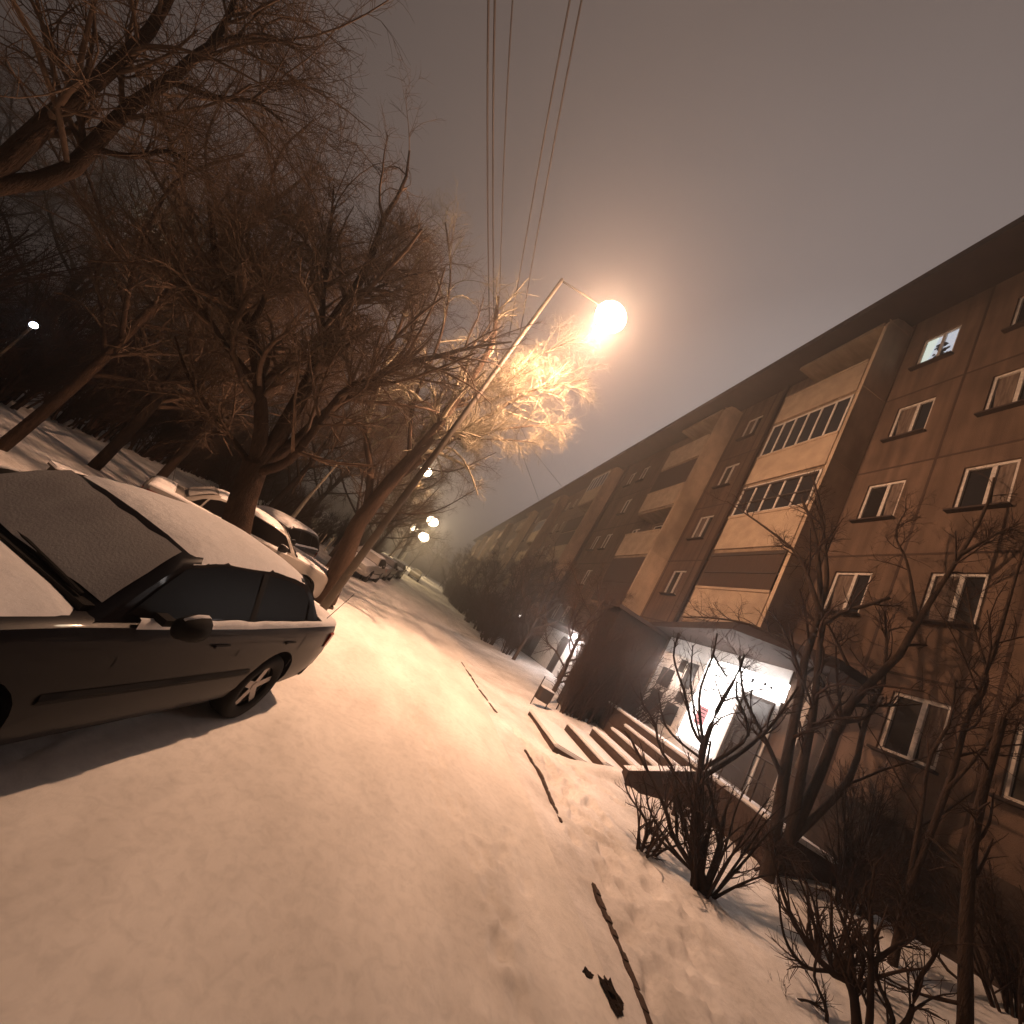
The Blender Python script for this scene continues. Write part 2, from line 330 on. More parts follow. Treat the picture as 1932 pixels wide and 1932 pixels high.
# roof with a wide eave
rf = B(MB().box(8.12,XF+12.6,-13,132,18.2,18.34),'roof',ROOFM)
b2 = MB().box(8.05,8.118,-13,132,18.12,18.44); b2.v = [(x-XF,y,z) for x,y,z in b2.v]; b2.build('gutter',ROOFM,rf)
b2 = MB().quad((8.12,-13,18.345),(XF+12.6,-13,18.345),(XF+6,-13,19.3)); b2.quad((8.12,-13,18.345),(XF+6,-13,19.3),(XF+6,132,19.3),(8.12,132,18.345)); b2.quad((XF+12.6,-13,18.345),(XF+12.6,132,18.345),(XF+6,132,19.3),(XF+6,-13,19.3)); b2.quad((8.12,132,18.345),(XF+6,132,19.3),(XF+12.6,132,18.345))
b2.v = [(x-XF,y,z) for x,y,z in b2.v]; b2.build('roof_snow',SNOW,rf)
# window: one mesh each for frame, pane and sill; shared by all the windows
def frame_mesh(w,h,mull,t=.07):
    f = MB(); f.box(-.05,.03,0,t,0,h).box(-.05,.03,w-t,w,0,h).box(-.049,.029,t,w-t,0,t).box(-.049,.029,t,w-t,h-t,h)
    for q in mull: f.box(-.052,.026,q-t*.6,q+t*.6,t,h-t)
    return f.mesh('window_frame',WHITEF)
fm = [frame_mesh(.95,1.3,[.42]), frame_mesh(.95,1.3,[.52],.085), frame_mesh(.95,1.3,[.48],.05)]
pane = MB().quad((0,0,0),(0,0,1.3),(0,.95,1.3),(0,.95,0)).mesh('pane',GLASS)
sl = MB().box(-.14,.0,-.06,1.01,-.07,-.02).mesh('sill',ROOFM)
CURT = mat('curtain', (.20,.15,.12), .9, .1, c2=(.10,.07,.055), scale=3, stretch=(1,6,1))
curt = MB().quad((0,0,.05),(0,0,1.25),(0,.42,1.25),(0,.30,.05)).mesh('curtain',CURT)
def window(y0,z0,h,i):
    w = link('window',fm[i%3],bld,(XF+.1-XF,y0,z0)); w.scale = (1,1,h/1.3)
    link('pane',pane,w,(0.0,0,0)); link('sill',sl,w,(-.1,0,0))
    return w
n = 0
for (a,b_,c,d) in wins:
    if n>=98: break
    w = window(a,c,d-c,int(a*7+c*3)); n += 1
    if int(a*13+c*7)%3 and not (abs(a-7.87)<.01 and c>15):
        cu = link('curtain',curt,w,(-.004,(.02 if int(a+c)%2 else .5),0))
    if abs(a-7.87)<.01 and c>15: w['label'] = 'lit bluish window with a plant inside'; lit = w
LIT = mat('lit_room', (.4,.45,.5), .8, .1, c2=(.5,.55,.5), scale=3, emit=(.50,.56,.66), es=.85)
LITW = mat('lit_curtain', (.5,.55,.5), .8, .1, emit=(.62,.74,.68), es=.9)
lit.children[0].data = MB().quad((0,0,0),(0,0,1.3),(0,.95,1.3),(0,.95,0)).mesh('pane',LIT)
MB().quad((-.012,.74,.05),(-.012,.60,1.25),(-.012,.88,1.25),(-.012,.90,.05)).build('curtain',LITW,lit)
mp = MB()
for k in range(26):
    a = rng.uniform(.2,.6); zc = rng.uniform(.1,.95); s = rng.uniform(.05,.1); th = rng.uniform(0,3)
    mp.quad(*[(-.02-.002*k*.3,a+s*math.cos(th+t)*(1 if t%2 else .5),zc+s*math.sin(th+t)) for t in (0,1.5,3.1,4.7)])
mp.build('house_plant',mat('dim_leaves',(.03,.04,.05),.8,.2),lit)
# balconies
BRAIL = mat('balcony_rail', (.05,.035,.028), .7, .3)
BDARK = mat('balcony_panel_dark', (.075,.048,.036), .85, .2, c2=(.055,.036,.028), scale=2, stretch=(1,14,1))
BPALE = mat('balcony_panel_pale', (.42,.315,.225), .85, .2, c2=(.33,.245,.175), scale=2.5, bump=.2)
xo = 8.5
ptop = [None,6.65,9.68,12.55,15.72]; pbot = [None,5.45,8.25,11.25,14.35]
for si,(a,b_) in enumerate(stacks):
    # projecting side wall, rounded at the top
    w_ = MB(); prof = [(xo-.02,4.6+.0)]; 
    poly = [(XF,3.2 if si else 5.3),(xo-.02,3.2 if si else 5.3),(xo-.02,17.3),(xo+.06,17.6),(xo+.25,17.85),(xo+.5,17.95),(XF,17.95)]
    bs = len(w_.v); npy = len(poly); y0,y1 = a-.12,a
    w_.v += [(x,y0,z) for x,z in poly]+[(x,y1,z) for x,z in poly]
    w_.f += [tuple(range(npy)), tuple(reversed(range(npy,2*npy)))]+[(i,npy+i,npy+(i+1)%npy,(i+1)%npy) for i in range(npy)]
    for k in range(1,6): 
        zz = 5.47+3.02*(k-1)
        w_.box(xo-.03,XF-.01,y0-.012,y0-.001,zz-.02,zz+.02)
    B(w_,'balcony_side_wall',STUCCO)
    for k in range(1,5):
        bal = B(MB().box(xo,XF-.003,a+.002,b_,pbot[k]-.16,pbot[k]-.02),'balcony_slab',CONC)
        pt,pb = ptop[k],pbot[k]
        style = {(0,1):'solid',(0,2):'solid',(0,3):'rail',(0,4):'solid',(1,4):'solid',(1,3):'solid',(1,2):'solid',(1,1):'dark'}.get((si,k), ['solid','dark','solid','rail'][(si*3+k)%4])
        mt = BDARK if style=='dark' else BPALE
        p = MB(); p.box(xo-.05,xo-.002,a+.003,b_+.02,pb,pt); p.box(xo-.003,XF-.003,b_-.045,b_+.018,pb+.003,pt-.003)
        p.box(xo-.08,xo-.051,a+.003,b_+.04,pt-.06,pt+.03)
        def bb(mb,name,mt_): mb.v = [(x-XF,y,z) for x,y,z in mb.v]; return mb.build(name,mt_,bal)
        bb(p,'parapet',mt)
        if style=='rail' or (si,k) in ((0,2),):
            q = MB(); zt = pb-.2; zb = pb-1.5 if k>1 else pb-1
            q.box(xo-.06,xo-.02,a+.1,b_,zt-.12,zt-.04); q.box(xo-.06,xo-.02,a+.1,b_,zb+.5,zb+.55)
            bb(q,'hand_rail',BRAIL)
        # glazing above the parapet up to the next slab
        if (si,k)==(0,1) or (si,k) in ((1,1),(1,3),(2,2)):
            zt_ = pbot[k+1]-.17; q = MB().box(xo-.035,xo-.012,a+.05,b_,pt+.032,zt_); bb(q,'enclosure',BDARK)
        if (si,k) in ((0,3),(2,4),(3,3),(0,2)):
            nz_ = pbot[k+1]-.17 if k<4 else 17.3
            q = MB(); nb = 6 if (si,k)==(0,3) else 5
            for i in range(nb+1):
                yb = a+.05+(b_-a-.1)*i/nb; q.box(xo-.045,xo-.01,yb-.035,yb+.035,pt+.031,nz_)
            q.box(xo-.044,xo-.011,a+.05,b_,pt+.032,pt+.09); q.box(xo-.044,xo-.011,a+.05,b_,nz_-.07,nz_-.003)
            bb(q,'glazing_frame',WHITEF)
            q = MB(); q.quad((xo-.02,a+.05,pt+.05),(xo-.02,a+.05,nz_),(xo-.02,b_,nz_),(xo-.02,b_,pt+.05)); bb(q,'glazing',GLASS)
        # door and window behind
        q = MB(); c,d = sill[k]-.75,top[k]-.02; xx = XF+.1
        for y_ in (a+.49,a+1.15,a+1.85,b_-.40): q.box(xx-.03,xx+.02,y_-.04,y_+.04,c,d)
        q.box(xx-.029,xx+.019,a+.5,b_-.4,d-.07,d-.003); q.box(xx-.029,xx+.019,a+1.9,b_-.4,c+.003,c+.78)
        bb(q,'door_frame',WHITEF)
        q = MB(); q.quad((xx,a+.45,c),(xx,a+.45,d),(xx,b_-.35,d),(xx,b_-.35,c)); bb(q,'door_glass',GLASS)
    B(MB().box(xo-.05,XF-.004,a+.003,b_+.05,17.35,17.5),'balcony_roof',CONC)
B(MB().tube([(XF-.13,14.2,18.1),(XF-.13,14.2,5.2)],.075,10),'dark_wall_tube',SEAM,smooth=True)  # dark tube standing in for a line of corner shade on the wall
B(MB().tube([(XF-.13,28.9,18.1),(XF-.13,28.9,1)],.075,10),'dark_wall_tube',SEAM,smooth=True)

# ------------------------------------------------------------ shop front on the ground floor
SHOPW = mat('shop_wall_white', (.66,.64,.62), .7, .3, c2=(.56,.54,.52), scale=3)
p = MB().box(XF-.075,XF-.052,8.85,14.05,1.4,4.9); B(p,'shop_wall',SHOPW)
fr = B(MB().box(XF-.13,XF-.08,11.75,13.85,1.75,4.3),'shop_window',WHITEF)
q = MB()
for (a,b_,c,d) in ((12.93,13.62,3.05,3.72),(11.95,12.42,3.32,4.2),(13.0,13.62,1.98,2.86),(12.02,12.62,2.02,2.68),(12.55,12.85,3.75,4.2),(11.95,12.35,2.8,3.15)):
    q.box(XF-.15,XF-.132,a,b_,c,d)
q.v = [(x-XF,y,z) for x,y,z in q.v]; q.build('pane',mat('shop_pane',(.035,.028,.024),.25,.5),fr)
WHL = mat('sign_light', (.9,.9,.9), .5, .3, emit=(1.,.93,.90), es=7)
WHL2 = mat('poster_light', (.9,.9,.9), .5, .3, emit=(1.,.94,.90), es=2.6)
sg = B(MB().box(XF-.30,XF-.10,8.75,10.45,4.02,4.5),'shop_sign',WHL); sg.parent = None; sg.location = (XF,0,0); props(sg,'bright white backlit sign strip over the dark shop door','sign')
ps = B(MB().box(XF-.16,XF-.11,10.12,11.62,1.9,4.55),'poster_panel',WHL2); ps.parent = None; ps.location = (XF,0,0); props(ps,'tall glowing white poster panel left of the shop door','poster')
PINK = mat('pink_print', (.45,.20,.22), .7, .2, emit=(.7,.30,.32), es=.7); DKP = mat('dark_print', (.03,.03,.04), .7, .2)
q = MB(); q2 = MB()
q.box(XF-.166,XF-.161,10.8,11.2,2.5,3.05)
for r_ in range(5):
    q2.box(XF-.170-.0005*r_,XF-.1665,10.84+.04*(r_%2),11.14-.05*(r_%3),2.55+.1*r_,2.58+.1*r_)
for r_,(a_,w1,zz) in enumerate(((10.35,.30,3.55),(10.85,.22,3.62),(11.15,.18,3.5),(10.5,.16,3.95),(10.8,.34,4.05),(10.3,.25,2.15),(10.25,.3,2.75),(10.28,.22,2.9))):
    q2.box(XF-.166,XF-.161,a_,a_+w1,zz,zz+.045); q2.box(XF-.166,XF-.161,a_+.02,a_+w1*.6,zz+.075,zz+.11)
for mb_,nm,mt_ in ((q,'pink_print',PINK),(q2,'dark_print',DKP)):
    mb_.v = [(x-XF,y,z) for x,y,z in mb_.v]; mb_.build(nm,mt_,ps)
q = MB()
for i in range(7): 
    a = 9.0+i*.2; s = rng.uniform(.05,.09); q.box(XF-.306,XF-.301,a,a+s,4.2+.04*(i%3),4.28+.04*(i%2))
q.v = [(x-XF,y,z) for x,y,z in q.v]; q.build('dark_print',DKP,sg)
dr = B(MB().box(XF-.12,XF-.078,9.0,9.88,1.66,3.85),'shop_door',mat('door_dark',(.035,.025,.02),.5,.4))
q = MB().box(XF-.15,XF-.121,8.92,9.0,1.66,3.93).box(XF-.15,XF-.121,9.88,9.96,1.66,3.93).box(XF-.149,XF-.1215,9.0,9.88,3.85,3.93); q.v = [(x-XF,y,z) for x,y,z in q.v]; q.build('door_frame',BRAIL,dr)
q = MB().tube([(XF-.18,9.72,2.5),(XF-.18,9.72,3.0)],.018,6); q.v = [(x-XF,y,z) for x,y,z in q.v]; q.build('handle',CHROME,dr)
# white post and small side window strip right of the door
B(MB().box(8.95,9.1,7.72,7.86,1.66,4.88),'canopy_post',WHITEF)
B(MB().prism([(XF-.003,15.6),(9.0,15.4),(7.35,8.85),(8.45,7.0),(XF-.003,6.9)],4.9,5.08),'canopy',ROOFM)
B(MB().prism([(XF-.003,15.5),(9.05,15.3),(7.42,8.87),(8.48,7.08),(XF-.003,7.0)],5.084,5.15),'canopy_felt',ROOFM)
# entrance steps and landing
st = empty('entrance_steps', (6.5,11,0), 0, 'snowy concrete steps with dark risers climbing to the lit shop entrance', 'steps')
def Sx(mb,name,mt_,parent=None,**k): mb.v = [(x-6.5,y-11,z) for x,y,z in mb.v]; return mb.build(name,mt_,parent or st,**k)
XR = [5.0,6.25,7.05,7.6,7.95,8.2]; ZR = [0.05,.25,.50,.78,1.06,1.35,1.62]
RIS = mat('riser', (.085,.055,.042), .9, .1, c2=(.06,.04,.03), scale=6, bump=.5)
for i in range(6):
    x0 = XR[i]; x1 = XR[i+1] if i<5 else XF-.06; z0 = ZR[i]; z1 = ZR[i+1]
    yn = 9.35+(.35,.2,.1,0,0,0)[i] if i<5 else 6.6; yf = 12.1 if i<5 else 13.9
    stp = Sx(MB().box(x0,x1+.0 if i==5 else x1+.03,yn,yf,-.2,z1-.09),'step' if i<5 else 'landing',RIS)
    mb = MB().box(x0-.02,x1-.02 if i<5 else x1,yn-.02,yf+.02,z1-.0895,z1); mb.v = [(x-6.5,y-11,z) for x,y,z in mb.v]; mb.build('snow_layer',SNOW,stp,bevel=.03)
q = MB()   # snowed cheek kerb on the near side of the flight
q.quad((6.6,9.33,.66),(8.2,9.33,1.45),(8.2,9.12,1.45),(6.6,9.12,.66)); q.quad((6.6,9.12,.66),(8.2,9.12,1.45),(8.2,9.12,.2),(6.6,9.12,-.2)); q.quad((6.6,9.33,.66),(6.6,9.12,.66),(6.6,9.12,-.2),(6.6,9.33,-.2))
Sx(q,'cheek_wall',RIS)
q = MB(); q.quad((6.58,9.35,.67),(8.2,9.35,1.462),(8.2,9.1,1.462),(6.58,9.1,.67)); Sx(q,'cheek_snow',SNOW)
q = MB()
for y in (6.7,7.6,8.5): q.tube([(8.25,y,1.6),(8.25,y,2.5)],.02,6)
q.tube([(8.25,6.7,2.5),(8.25,8.6,2.5)],.02,6); q.tube([(8.25,6.7,2.05),(8.25,8.6,2.05)],.014,6)
Sx(q,'hand_rail',BRAIL)
# closed porch of the next entrance, seen edge on
po = empty('entrance_porch', (7.6,15.5,0), 0, 'dark boxy entrance porch standing left of the lit shop window', 'porch')
def Pp(mb,name,mt_,**k): mb.v = [(x-7.6,y-15.5,z) for x,y,z in mb.v]; return mb.build(name,mt_,po,**k)
PORCH = mat('porch_boards', (.036,.023,.017), .9, .1, c2=(.026,.017,.013), scale=3, stretch=(8,8,.6), bump=.4)
Pp(MB().box(7.2,XF-.004,14.3,15.6,-.2,4.75),'wall',PORCH)
Pp(MB().box(7.0,XF-.006,14.15,15.75,4.752,4.9),'roof',ROOFM)
Pp(MB().box(7.17,7.198,14.6,15.4,.1,2.4),'door',BRAIL)
# second lit entrance further along
p = MB().box(XF-.08,XF-.053,20.6,27.2,.9,3.3); B(p,'entrance_wall_white',SHOPW)
B(MB().prism([(XF-.004,27.5),(8.4,27.5),(8.4,20.2),(XF-.004,20.2)],3.5,3.66),'canopy',ROOFM)
B(MB().box(XF-.12,XF-.082,22.6,23.6,.9,3.1),'entrance_door',BRAIL)
for yy_,zz_,e_,lb in ((21.6,3.35,260,'white globe lamp under the second entrance canopy'),(34.0,3.0,14,'tiny far white lamp over a distant entrance')):
    lp = empty('wall_lamp', (XF-.35,yy_,zz_), 0, lb, 'lamp')
    bm = bmesh.new(); bmesh.ops.create_uvsphere(bm, u_segments=16, v_segments=10, radius=.14 if e_>20 else .09); me = bpy.data.meshes.new('globe'); bm.to_mesh(me); bm.free()
    me.materials.append(mat('white_globe',(.9,.9,.9),.4,.3,emit=(1,.93,.9),es=20)); link('globe',me,lp)
    MB().box(.09,.34,-.03,.03,-.02,.02).build('bracket',METAL,lp)
    ld = bpy.data.lights.new('entrance_light','POINT'); ld.energy = e_; ld.color = (1,.9,.86); ld.shadow_soft_size = .1
    lo = bpy.data.objects.new('entrance_light', ld); col.objects.link(lo); lo.location = (XF-.7,yy_,zz_-.25)
for loc,e_ in (((8.5,10.2,3.9),100),((8.6,12.6,3.7),70)):
    ld = bpy.data.lights.new('shop_light','POINT'); ld.energy = e_; ld.color = (1,.92,.88); ld.shadow_soft_size = .15
    lo = bpy.data.objects.new('shop_light', ld); col.objects.link(lo); lo.location = loc
# litter bin frame by the path
bn = empty('litter_bin', (5.75,13.5,z_at(5.75,13.5)), R(20), 'small dark litter bin hung between two thin posts beyond the steps', 'bin')
MB().box(-.26,.26,-.14,.14,.2,.62).build('basket',BRAIL,bn,bevel=.02)
MB().tube([(-.34,0,-.05),(-.34,0,.95)],.02,6).build('post',BRAIL,bn); MB().tube([(.34,0,-.05),(.34,0,.95)],.02,6).build('post',BRAIL,bn)
MB().box(-.27,.27,-.15,.15,.62,.66).build('snow_cap',SNOW,bn)

# traced skeletons (world metres)
T1 = [([[-2.98,7.48,0.8],[-3.19,7.41,1.32],[-3.32,7.37,1.73],[-3.41,7.33,2.0]],(0.24,0.2)),([[-3.41,7.33,2.0],[-3.61,7.17,2.5],[-3.95,6.95,3.04],[-4.3,6.73,3.51],[-4.52,6.55,3.8],[-4.73,6.38,3.89],[-4.98,6.2,4.03],[-5.16,6.03,4.22],[-5.55,5.8,4.76]],(0.13,0.03)),([[-4.5,6.57,3.78],[-4.53,6.39,4.27],[-4.77,6.14,4.52],[-5.04,5.88,4.77]],(0.05,0.015)),([[-3.4,7.34,1.95],[-3.42,7.38,2.62],[-3.57,7.38,3.26],[-3.68,7.4,3.77],[-3.85,7.39,4.32],[-4.05,7.37,4.84],[-4.11,7.4,5.48],[-4.23,7.42,6.15],[-4.41,7.4,6.77],[-4.66,7.37,7.48],[-4.79,7.38,8.32],[-5.14,7.3,9.03]],(0.16,0.02)),([[-3.87,7.39,4.36],[-4.4,7.24,5.21],[-4.65,7.2,5.68],[-5.08,7.08,6.44],[-5.45,6.99,7.06]],(0.06,0.015)),([[-4.58,7.21,5.55],[-4.81,6.74,5.59],[-5.08,6.26,5.56]],(0.035,0.012)),([[-4.26,7.41,6.26],[-4.15,7.39,6.84],[-4.03,7.36,7.41]],(0.035,0.012)),([[-4.07,7.38,5.07],[-3.92,7.42,5.97],[-3.66,7.5,6.68],[-3.33,7.6,7.35]],(0.04,0.012)),([[-3.38,7.35,1.9],[-3.19,7.47,2.7],[-3.11,7.56,3.71],[-2.93,7.68,4.27],[-2.86,7.76,5.03],[-2.4,7.98,5.79],[-1.92,8.2,6.68],[-1.32,8.48,7.58]],(0.12,0.02)),([[-2.86,7.76,5.03],[-2.92,7.89,5.77],[-3.24,7.93,6.33],[-3.6,7.95,7.04]],(0.04,0.012)),([[-3.36,7.35,1.83],[-2.94,7.1,2.27],[-2.78,6.76,2.83],[-2.66,6.41,3.85],[-2.07,6.22,4.26]],(0.09,0.02)),([[-3.38,7.35,1.9],[-3.91,7.32,2.11],[-4.39,7.31,2.28],[-5.09,7.23,2.6],[-5.67,7.19,3.04]],(0.06,0.015)),([[-3.98,6.93,3.08],[-4.44,6.51,3.24],[-4.99,6.06,3.53],[-5.34,5.69,3.65],[-5.47,5.38,3.7]],(0.06,0.015))]
T2 = [([[-1.59,10.63,0.07],[-1.75,10.6,0.89],[-2.02,10.56,1.94],[-2.05,10.55,2.38]],(0.27,0.2)),([[-2.05,10.55,2.38],[-2.04,10.54,2.98],[-2.03,10.53,3.45],[-1.96,10.52,4.17],[-1.87,10.52,5.03],[-1.91,10.5,6.08],[-1.93,10.49,7.47],[-2.1,10.44,8.57],[-2.69,10.33,9.74]],(0.2,0.05)),([[-2.05,10.55,2.38],[-2.59,10.59,3.38],[-3.45,10.58,4.37],[-4.01,10.62,5.87],[-4.5,10.66,7.56],[-5.32,10.66,9.53]],(0.1,0.03)),([[-2.03,10.53,3.32],[-1.62,10.84,4.9],[-1.13,11.16,6.4],[-0.73,11.46,7.72],[-0.2,11.79,9.02],[0.1,12.08,10.17]],(0.1,0.03)),([[-1.9,10.52,4.79],[-1.96,10.62,6.71],[-1.55,10.8,8.43],[-0.97,11.0,9.5],[-0.28,11.23,10.73]],(0.08,0.03)),([[-1.91,10.5,6.08],[-1.41,10.64,7.57],[-0.85,10.78,8.55],[-0.42,10.91,9.54]],(0.07,0.03)),([[-1.9,10.52,4.79],[-0.84,11.01,5.94],[-0.22,11.43,7.22],[0.49,11.86,8.65],[0.82,12.23,9.84]],(0.07,0.03)),([[-1.96,10.52,4.17],[-2.73,10.27,5.52],[-3.16,10.08,7.39],[-3.91,9.83,9.01],[-4.79,9.56,10.04]],(0.06,0.02))]
TR = [([[7.75,6.44,1.25],[7.68,6.52,1.86],[7.58,6.64,2.88],[7.5,6.73,3.85],[7.42,6.84,4.71],[7.39,6.87,5.69],[7.16,7.13,6.83],[6.95,7.38,7.65],[6.71,7.67,8.24]],(0.1,0.03)),([[7.39,6.87,5.69],[7.28,6.87,6.38],[6.99,7.08,7.41],[6.74,7.25,8.17],[6.49,7.42,8.75]],(0.05,0.02)),([[7.86,6.31,1.45],[7.65,6.35,2.72],[7.48,6.35,3.62],[7.26,6.4,4.54],[7.08,6.41,5.33],[7.2,6.06,5.71],[7.36,5.67,6.1]],(0.085,0.03)),([[7.86,6.31,1.45],[7.97,6.29,2.76],[8.05,6.32,3.78],[8.22,6.24,4.58],[8.43,6.11,5.21],[8.58,6.04,5.82],[8.66,6.07,6.32],[8.79,6.03,6.95],[8.96,5.95,7.96],[9.14,5.86,9.23],[9.2,5.9,10.24]],(0.09,0.02)),([[8.97,5.94,8.07],[9.07,5.58,8.59],[9.1,5.29,8.86]],(0.04,0.015)),([[7.83,6.34,4.81],[7.44,6.58,5.36],[7.21,6.62,5.45]],(0.03,0.012)),([[7.86,6.31,1.45],[8.23,6.03,2.87],[8.31,6.1,3.67],[8.39,6.17,4.35],[8.51,6.18,4.84],[8.52,6.34,5.65],[8.48,6.54,6.39]],(0.06,0.02)),([[7.23,6.61,5.44],[6.84,7.13,6.53],[6.63,7.43,6.87],[6.15,8.05,7.3],[5.62,8.73,7.7]],(0.05,0.015)),([[7.43,6.82,4.55],[7.21,7.06,4.74],[6.7,7.65,4.83],[6.19,8.23,4.62],[5.84,8.64,4.37]],(0.04,0.015)),([[8.66,6.07,6.32],[8.52,6.46,7.6],[8.42,6.8,8.32],[8.56,6.86,9.15]],(0.035,0.012)),([[7.64,6.57,2.31],[7.16,6.75,2.78],[6.63,6.99,3.29],[6.24,7.06,3.94]],(0.05,0.015))]
TR2 = [([[8.01,4.78,1.87],[8.07,4.69,3.51],[8.07,4.68,4.5],[8.11,4.61,5.72],[8.13,4.59,7.22],[8.14,4.56,8.09]],(0.07,0.02)),([[8.07,4.68,4.5],[8.18,4.64,5.22],[8.1,4.9,6.03],[8.06,5.11,6.79]],(0.04,0.015)),([[8.01,4.78,1.87],[7.95,4.82,2.88],[7.89,4.86,3.7],[7.91,4.76,4.33],[7.85,4.8,4.99]],(0.05,0.02)),([[8.06,4.7,3.36],[8.0,4.4,4.13],[7.91,4.15,4.96]],(0.04,0.012))]
TR3 = [([[6.52,3.26,0.95],[6.52,3.27,1.21],[6.46,3.39,2.06],[6.43,3.46,2.98],[6.44,3.45,4.13]],(0.1,0.06)),([[6.51,3.29,1.35],[6.33,3.51,1.17],[6.15,3.74,1.07]],(0.03,0.01)),([[6.49,3.33,1.65],[6.48,3.39,1.49],[6.35,3.7,1.75],[6.26,3.91,2.07]],(0.03,0.01))]
B1 = [([[5.85,5.55,0.4],[5.74,5.67,0.57],[5.61,5.8,0.85],[5.5,5.92,1.47],[5.4,6.02,1.96],[5.37,6.05,2.55],[5.39,6.04,3.0],[5.42,6.01,3.35],[5.4,6.02,3.73]],(0.085,0.04)),([[5.83,5.57,0.43],[5.47,5.98,0.67],[5.34,6.14,0.88],[5.13,6.39,1.13],[4.95,6.61,1.28],[4.76,6.84,1.46],[4.65,6.98,1.53]],(0.05,0.01)),([[5.83,5.57,0.43],[5.56,5.92,0.85],[5.42,6.13,1.16],[5.31,6.31,1.46],[5.1,6.59,1.64],[4.98,6.79,1.94],[4.79,7.04,2.09],[4.73,7.17,2.26]],(0.04,0.01)),([[5.4,6.02,2.01],[5.13,6.23,2.68],[5.05,6.24,3.2],[5.02,6.21,3.46],[4.93,6.23,3.83]],(0.03,0.008)),([[5.02,6.21,3.46],[5.18,6.1,3.31],[5.3,6.04,3.22]],(0.02,0.006)),([[5.45,5.97,1.73],[5.62,5.75,2.24],[5.68,5.65,2.57],[5.56,5.73,2.82],[5.41,5.85,3.02],[5.34,5.88,3.24]],(0.035,0.01)),([[5.47,5.95,1.6],[5.75,5.72,2.28],[5.92,5.6,2.82],[6.02,5.55,3.3],[6.09,5.54,3.66]],(0.04,0.01)),([[5.77,5.64,0.47],[5.48,5.99,0.49],[5.3,6.22,0.53],[5.11,6.47,0.65],[4.99,6.64,0.71],[4.92,6.76,0.82]],(0.03,0.008)),([[5.64,5.79,0.48],[5.36,6.02,0.59],[5.09,6.23,0.79],[4.97,6.29,1.0],[4.86,6.34,1.12]],(0.025,0.008)),([[5.8,5.61,0.45],[5.56,5.95,0.64],[5.48,6.11,0.93],[5.43,6.25,1.15],[5.44,6.32,1.42]],(0.03,0.008)),([[5.85,5.55,0.4],[5.86,5.57,1.03],[5.73,5.74,1.31],[5.63,5.88,1.56],[5.56,5.99,1.75],[5.5,6.07,2.19]],(0.04,0.01)),([[5.38,6.04,2.07],[5.25,6.23,2.2],[5.04,6.49,2.65],[4.78,6.81,3.13],[4.73,6.91,3.59]],(0.03,0.01)),([[5.42,6.0,1.87],[5.19,6.35,1.91],[5.03,6.63,2.03],[4.87,6.9,2.43]],(0.025,0.008)),([[5.34,6.09,2.11],[5.19,6.22,2.39],[4.99,6.41,2.88],[4.84,6.55,3.47]],(0.02,0.006)),([[5.74,5.67,0.48],[5.57,5.92,0.76],[5.46,6.1,1.15],[5.48,6.14,1.54],[5.4,6.3,1.83]],(0.02,0.006))]
B2 = [([[6.07,3.64,0.38],[5.98,3.78,0.83],[5.89,3.93,0.81],[5.78,4.09,0.86],[5.65,4.32,1.04],[5.49,4.57,1.43]],(0.05,0.008)),([[6.07,3.64,0.38],[6.03,3.79,0.83],[6.0,3.93,1.17],[5.92,4.14,1.43],[5.91,4.26,1.39]],(0.04,0.008)),([[6.07,3.64,0.38],[6.03,3.61,0.69],[5.89,3.74,1.53],[5.83,3.73,1.6],[5.77,3.74,1.98]],(0.035,0.01)),([[6.06,3.64,0.41],[6.18,3.54,0.82],[6.12,3.71,1.05],[6.14,3.77,1.31],[6.1,3.91,1.48]],(0.03,0.008)),([[6.08,3.62,0.49],[6.17,3.45,0.9],[6.17,3.44,1.28],[6.18,3.39,1.51],[6.19,3.36,1.73]],(0.03,0.008)),([[5.86,3.98,-0.04],[5.74,4.16,0.14],[5.79,4.08,0.35],[5.86,3.96,0.47],[5.91,3.87,0.48]],(0.02,0.006)),([[5.89,3.93,0.81],[5.74,4.05,0.69],[5.58,4.2,0.79],[5.44,4.32,1.16]],(0.02,0.006)),([[5.96,3.68,1.13],[6.06,3.57,1.46],[6.14,3.51,1.63],[6.11,3.62,1.72]],(0.025,0.006)),([[5.94,3.85,0.13],[5.9,3.86,0.49],[5.79,3.98,0.68],[5.75,4.0,1.0],[5.66,4.1,1.14]],(0.02,0.006)),([[6.0,3.75,0.74],[6.04,3.79,1.11],[6.03,3.94,1.3],[6.01,4.08,1.38]],(0.02,0.006))]
T0 = [([[-5.13,3.8,2.28],[-5.03,3.94,2.85],[-4.95,4.06,3.23],[-4.93,4.07,3.52],[-4.95,4.05,3.69],[-4.98,4.01,4.26],[-4.97,4.02,4.76],[-4.98,4.01,5.4],[-4.93,4.08,5.79],[-4.84,4.2,6.04]],(0.13,0.03)),([[-5.13,3.8,2.28],[-5.06,3.87,3.05],[-5.07,3.83,3.45],[-5.07,3.81,3.97],[-5.07,3.79,4.38],[-5.08,3.75,4.88],[-5.11,3.67,5.24],[-5.17,3.58,5.67]],(0.15,0.03)),([[-4.98,4.01,5.4],[-5.07,3.98,5.82],[-5.21,3.89,6.27]],(0.06,0.02)),([[-4.97,4.02,4.76],[-4.74,4.17,5.05],[-4.54,4.27,5.38],[-4.33,4.4,5.49]],(0.05,0.015)),([[-4.95,4.05,3.69],[-4.77,4.13,3.88],[-4.61,4.16,4.19],[-4.45,4.2,4.25]],(0.05,0.015))]
